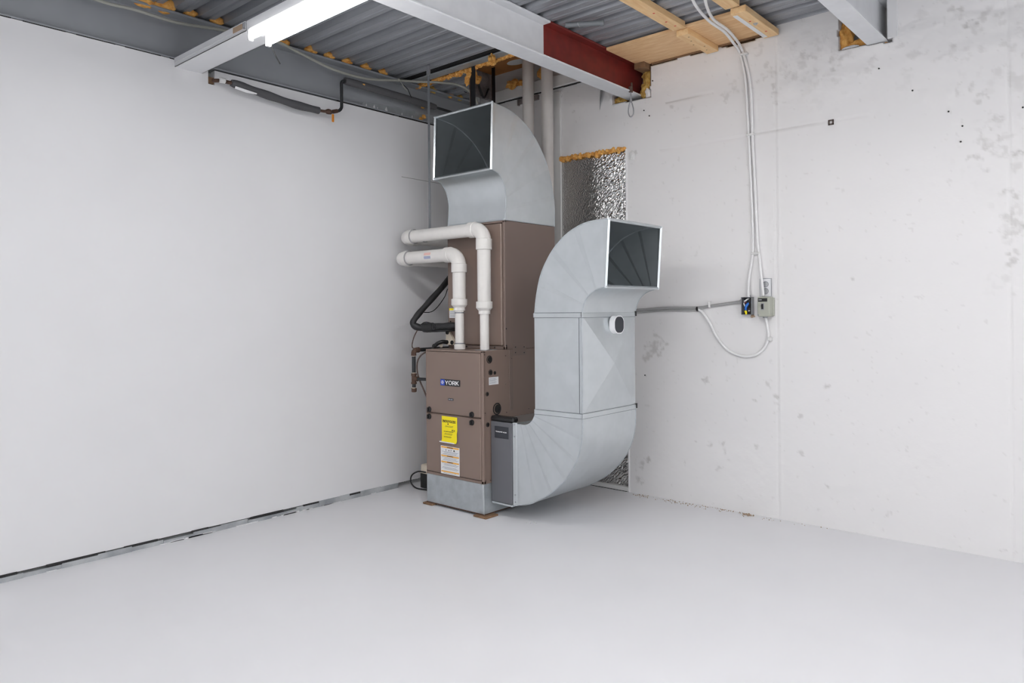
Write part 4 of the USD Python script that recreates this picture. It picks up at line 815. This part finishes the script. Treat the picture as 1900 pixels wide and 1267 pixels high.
obj('sheath', tube(spline([(3.55, 1.77, 3.03), (3.62, 1.79, 2.985), (3.78, 1.852, 2.972), (3.97, 1.903, 2.97), (4.15, 1.905, 2.965), (4.33, 1.926, 2.955), (4.44, 1.942, 2.935), (wx - .002, 1.922, 2.86), (wx, 1.898, 2.75), (wx, 1.885, 2.60), (wx, 1.880, 2.386), (wx, 1.868, 2.10), (wx, 1.860, 1.88), (wx, 1.852, 1.70), (wx, 1.843, 1.62), (wx - .012, 1.830, 1.52), (wx - .018, 1.818, 1.44), (wx - .02, 1.812, 1.372)], 7), CR, 10), 'cable_white', c2)
for z, y in ((2.386, 1.892), (1.64, 1.866), (2.90, 1.93)):
    obj('cable_staple', box(RX - .024, RX + .002, y - .026, y + .026, z - .007, z + .007, .003), 'white_trim', label={2.386: 'white staple over the twin cables at the crack in the right wall', 1.64: 'white staple over the twin cables just above the boxes', 2.90: 'white staple over the twin cables near the ceiling'}[z], cat='staple')
cable('grey_cable', 'grey cable running along the right wall from behind the duct to the open junction box', [(wx, 3.05, 1.285), (wx, 2.72, 1.294), (wx, 2.50, 1.305), (wx, 2.26, 1.305), (wx, 2.15, 1.318), (wx, 2.03, 1.332), (wx - .01, 1.955, 1.341)], .0095, 'cable_grey')
cable('grey_cable', 'second grey cable paired with the one running from behind the duct', [(wx + .002, 3.05, 1.268), (wx + .002, 2.72, 1.278), (wx + .002, 2.50, 1.289), (wx + .002, 2.262, 1.290)], .007, 'cable_grey')
cable('white_cable', 'white cable hanging in a loop under the breaker box', [(wx, 2.262, 1.296), (wx, 2.225, 1.268), (wx, 2.18, 1.205), (wx, 2.131, 1.115), (wx, 2.06, 1.035), (wx, 1.968, .997), (wx, 1.88, 1.003), (wx, 1.818, 1.050), (wx, 1.790, 1.12), (wx - .004, 1.795, 1.19), (wx - .015, 1.80, 1.245)])
obj('cable_tie', lathe((wx, 2.264, 1.297), (0, -1, .05), [(-.006, .013), (-.005, .016), (.005, .016), (.006, .013)], 12), 'black', label='black tie where the hanging loop leaves the grey cable', cat='cable tie')
obj('cable_staple', box(RX - .024, RX + .002, 2.170, 2.186, 1.305, 1.345, .003), 'white_trim', label='white staple on the grey cable left of the junction box', cat='staple')
obj('cable_staple', box(RX - .026, RX + .002, 1.768, 1.790, 1.095, 1.118, .003), 'white_trim', label='white staple on the hanging cable loop under the breaker box', cat='staple')

jb = thing('junction_box', 'open metal junction box full of coloured wires on the right wall', 'junction box', (RX - .02, 1.92, 1.257))
JX, Ja, Jb, Jc, Jd = RX - .042, 1.884, 1.952, 1.257, 1.368
obj('box_shell', [box(RX - .004, RX, Ja, Jb, Jc, Jd), box(JX, RX, Ja, Ja + .003, Jc, Jd, .001), box(JX, RX, Jb - .003, Jb, Jc, Jd, .001), box(JX, RX, Ja, Jb, Jc, Jc + .003, .001), box(JX, RX, Ja, Jb, Jd - .003, Jd, .001)], 'grey_steel', jb)
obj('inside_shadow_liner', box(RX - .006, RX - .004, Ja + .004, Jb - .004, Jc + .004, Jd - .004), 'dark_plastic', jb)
def jw(name, m, pts, r=.004, lab=None): obj(name, tube(spline(pts, 6), r, 8), m, jb, label=lab)
jw('wire', 'blue_wire', [(JX + .02, 1.897, 1.335), (JX + .004, 1.908, 1.325), (JX - .003, 1.918, 1.305), (JX + .004, 1.923, 1.288)], .0075, 'blue wire')
obj('wire_nut', lathe((JX + .002, 1.914, 1.322), (0, .4, -1), [(0, .005), (.004, .0085), (.028, .007), (.032, .004)], 12), 'blue_wire', jb, label='blue wire connector')
obj('wire_nut', lathe((JX + .006, 1.925, 1.284), (-.2, -.3, -1), [(0, .0045), (.004, .0085), (.024, .006), (.027, .003)], 12), 'yellow', jb, label='yellow wire connector')
jw('wire', 'letter_white', [(JX + .03, 1.943, 1.332), (JX + .006, 1.935, 1.325), (JX + .004, 1.926, 1.308)], .004, 'white wire')
jw('wire', 'letter_white', [(JX + .03, 1.909, 1.36), (JX + .008, 1.916, 1.352), (JX + .006, 1.924, 1.345), (JX + .01, 1.934, 1.342)], .005, 'white wire')
jw('wire', 'wire_red', [(JX + .03, 1.94, 1.345), (JX + .008, 1.928, 1.335), (JX + .008, 1.92, 1.33)], .004, 'dark red wire')
jw('wire', 'black', [(JX + .03, 1.893, 1.362), (JX + .008, 1.898, 1.345), (JX + .01, 1.899, 1.32)], .007, 'black wire')
jw('wire', 'rust', [(JX + .01, 1.897, 1.30), (JX + .006, 1.903, 1.29), (JX + .012, 1.901, 1.272)], .0035, 'bare brown wire')
jw('wire', 'letter_white', [(JX + .008, 1.906, 1.281), (JX + .006, 1.898, 1.283)], .004, 'white wire')
obj('connector', [cyl((JX + .02, Jb - .002, 1.342), (JX + .02, Jb + .012, 1.341), .013, 12), cyl((JX + .022, 1.908, Jd - .002), (JX + .022, 1.908, Jd + .012), .012, 12)], 'grey_steel', jb)
obj('rust_run', lump((RX - .002, 1.893, 1.247), .012, 5, 2, (.2, 1.2, .7)), 'tape', jb, label='rust stain under the box')

bb = thing('breaker_box', 'small beige breaker box with a black switch on the right wall', 'switch box', (RX - .035, 1.80, 1.243))
BX = 4.39
obj('body', box(BX, RX, 1.757, 1.836, 1.245, 1.367, .006), 'beige', bb)
obj('back_plate', box(RX - .02, RX, 1.752, 1.842, 1.249, 1.362, .003), 'beige', bb)
st = obj('name_strip', box(BX - .0012, BX + .001, 1.772, 1.829, 1.337, 1.358), 'black', bb, label='black name strip')
obj('lettering', box(BX - .0018, BX - .001, 1.806, 1.826, 1.347, 1.350), 'letter_white', st)
sw = obj('switch_frame', box(BX - .003, BX + .002, 1.791, 1.812, 1.286, 1.328, .001), 'grey_steel', bb)
obj('switch', [box(BX - .005, BX, 1.795, 1.808, 1.291, 1.323, .001), box(BX - .013, BX - .003, 1.797, 1.806, 1.305, 1.317, .002)], 'black', sw, label='black toggle')
obj('bottom_screw', [lathe((BX, 1.828, 1.256), (-1, 0, 0), [(0, .005), (.003, .004)], 10), cyl((BX + .03, 1.798, 1.236), (BX + .03, 1.798, 1.248), .013, 12)], 'grey_steel', bb)
mp_ = thing('metal_cover', 'bare metal outlet cover plate fixed on the right wall above the breaker box', 'cover plate', (RX - .004, 1.806, 1.372))
cvp = sg.box(-.033, -.054, .033, .054).buffer(.004, 6)
for s_ in (-1, 1): cvp = cvp.difference(sg.Point(0, s_ * .021).buffer(.0175, 16))
cv = trimesh.creation.extrude_polygon(cvp, .004, engine='earcut'); T = np.eye(4); T[:3, 0] = (0, -1, 0); T[:3, 1] = (0, 0, 1); T[:3, 2] = (-1, 0, 0); T[:3, 3] = (RX - .006, 1.806, 1.424); cv.apply_transform(T)
obj('plate', cv, 'white_metal', mp_, smooth=False)
for s_ in (-1, 1): obj('outlet_rim', tube([(RX - .0105, 1.806 + .0175 * math.cos(q), 1.424 + s_ * .021 + .0175 * math.sin(q)) for q in np.linspace(0, 2 * math.pi, 25)], .0022, 6), 'grey_steel', mp_)
obj('raised_edge', tube([(RX - .008, 1.806 + a, 1.424 + b_) for a, b_ in ((-.035, -.056), (-.0355, 0), (-.035, .056), (0, .0565), (.035, .056), (.0355, 0), (.035, -.056), (0, -.0565), (-.034, -.056))], .003, 6), 'grey_steel', mp_)
obj('backing', box(RX - .006, RX, 1.775, 1.837, 1.373, 1.475, .001), 'bright_steel', mp_)
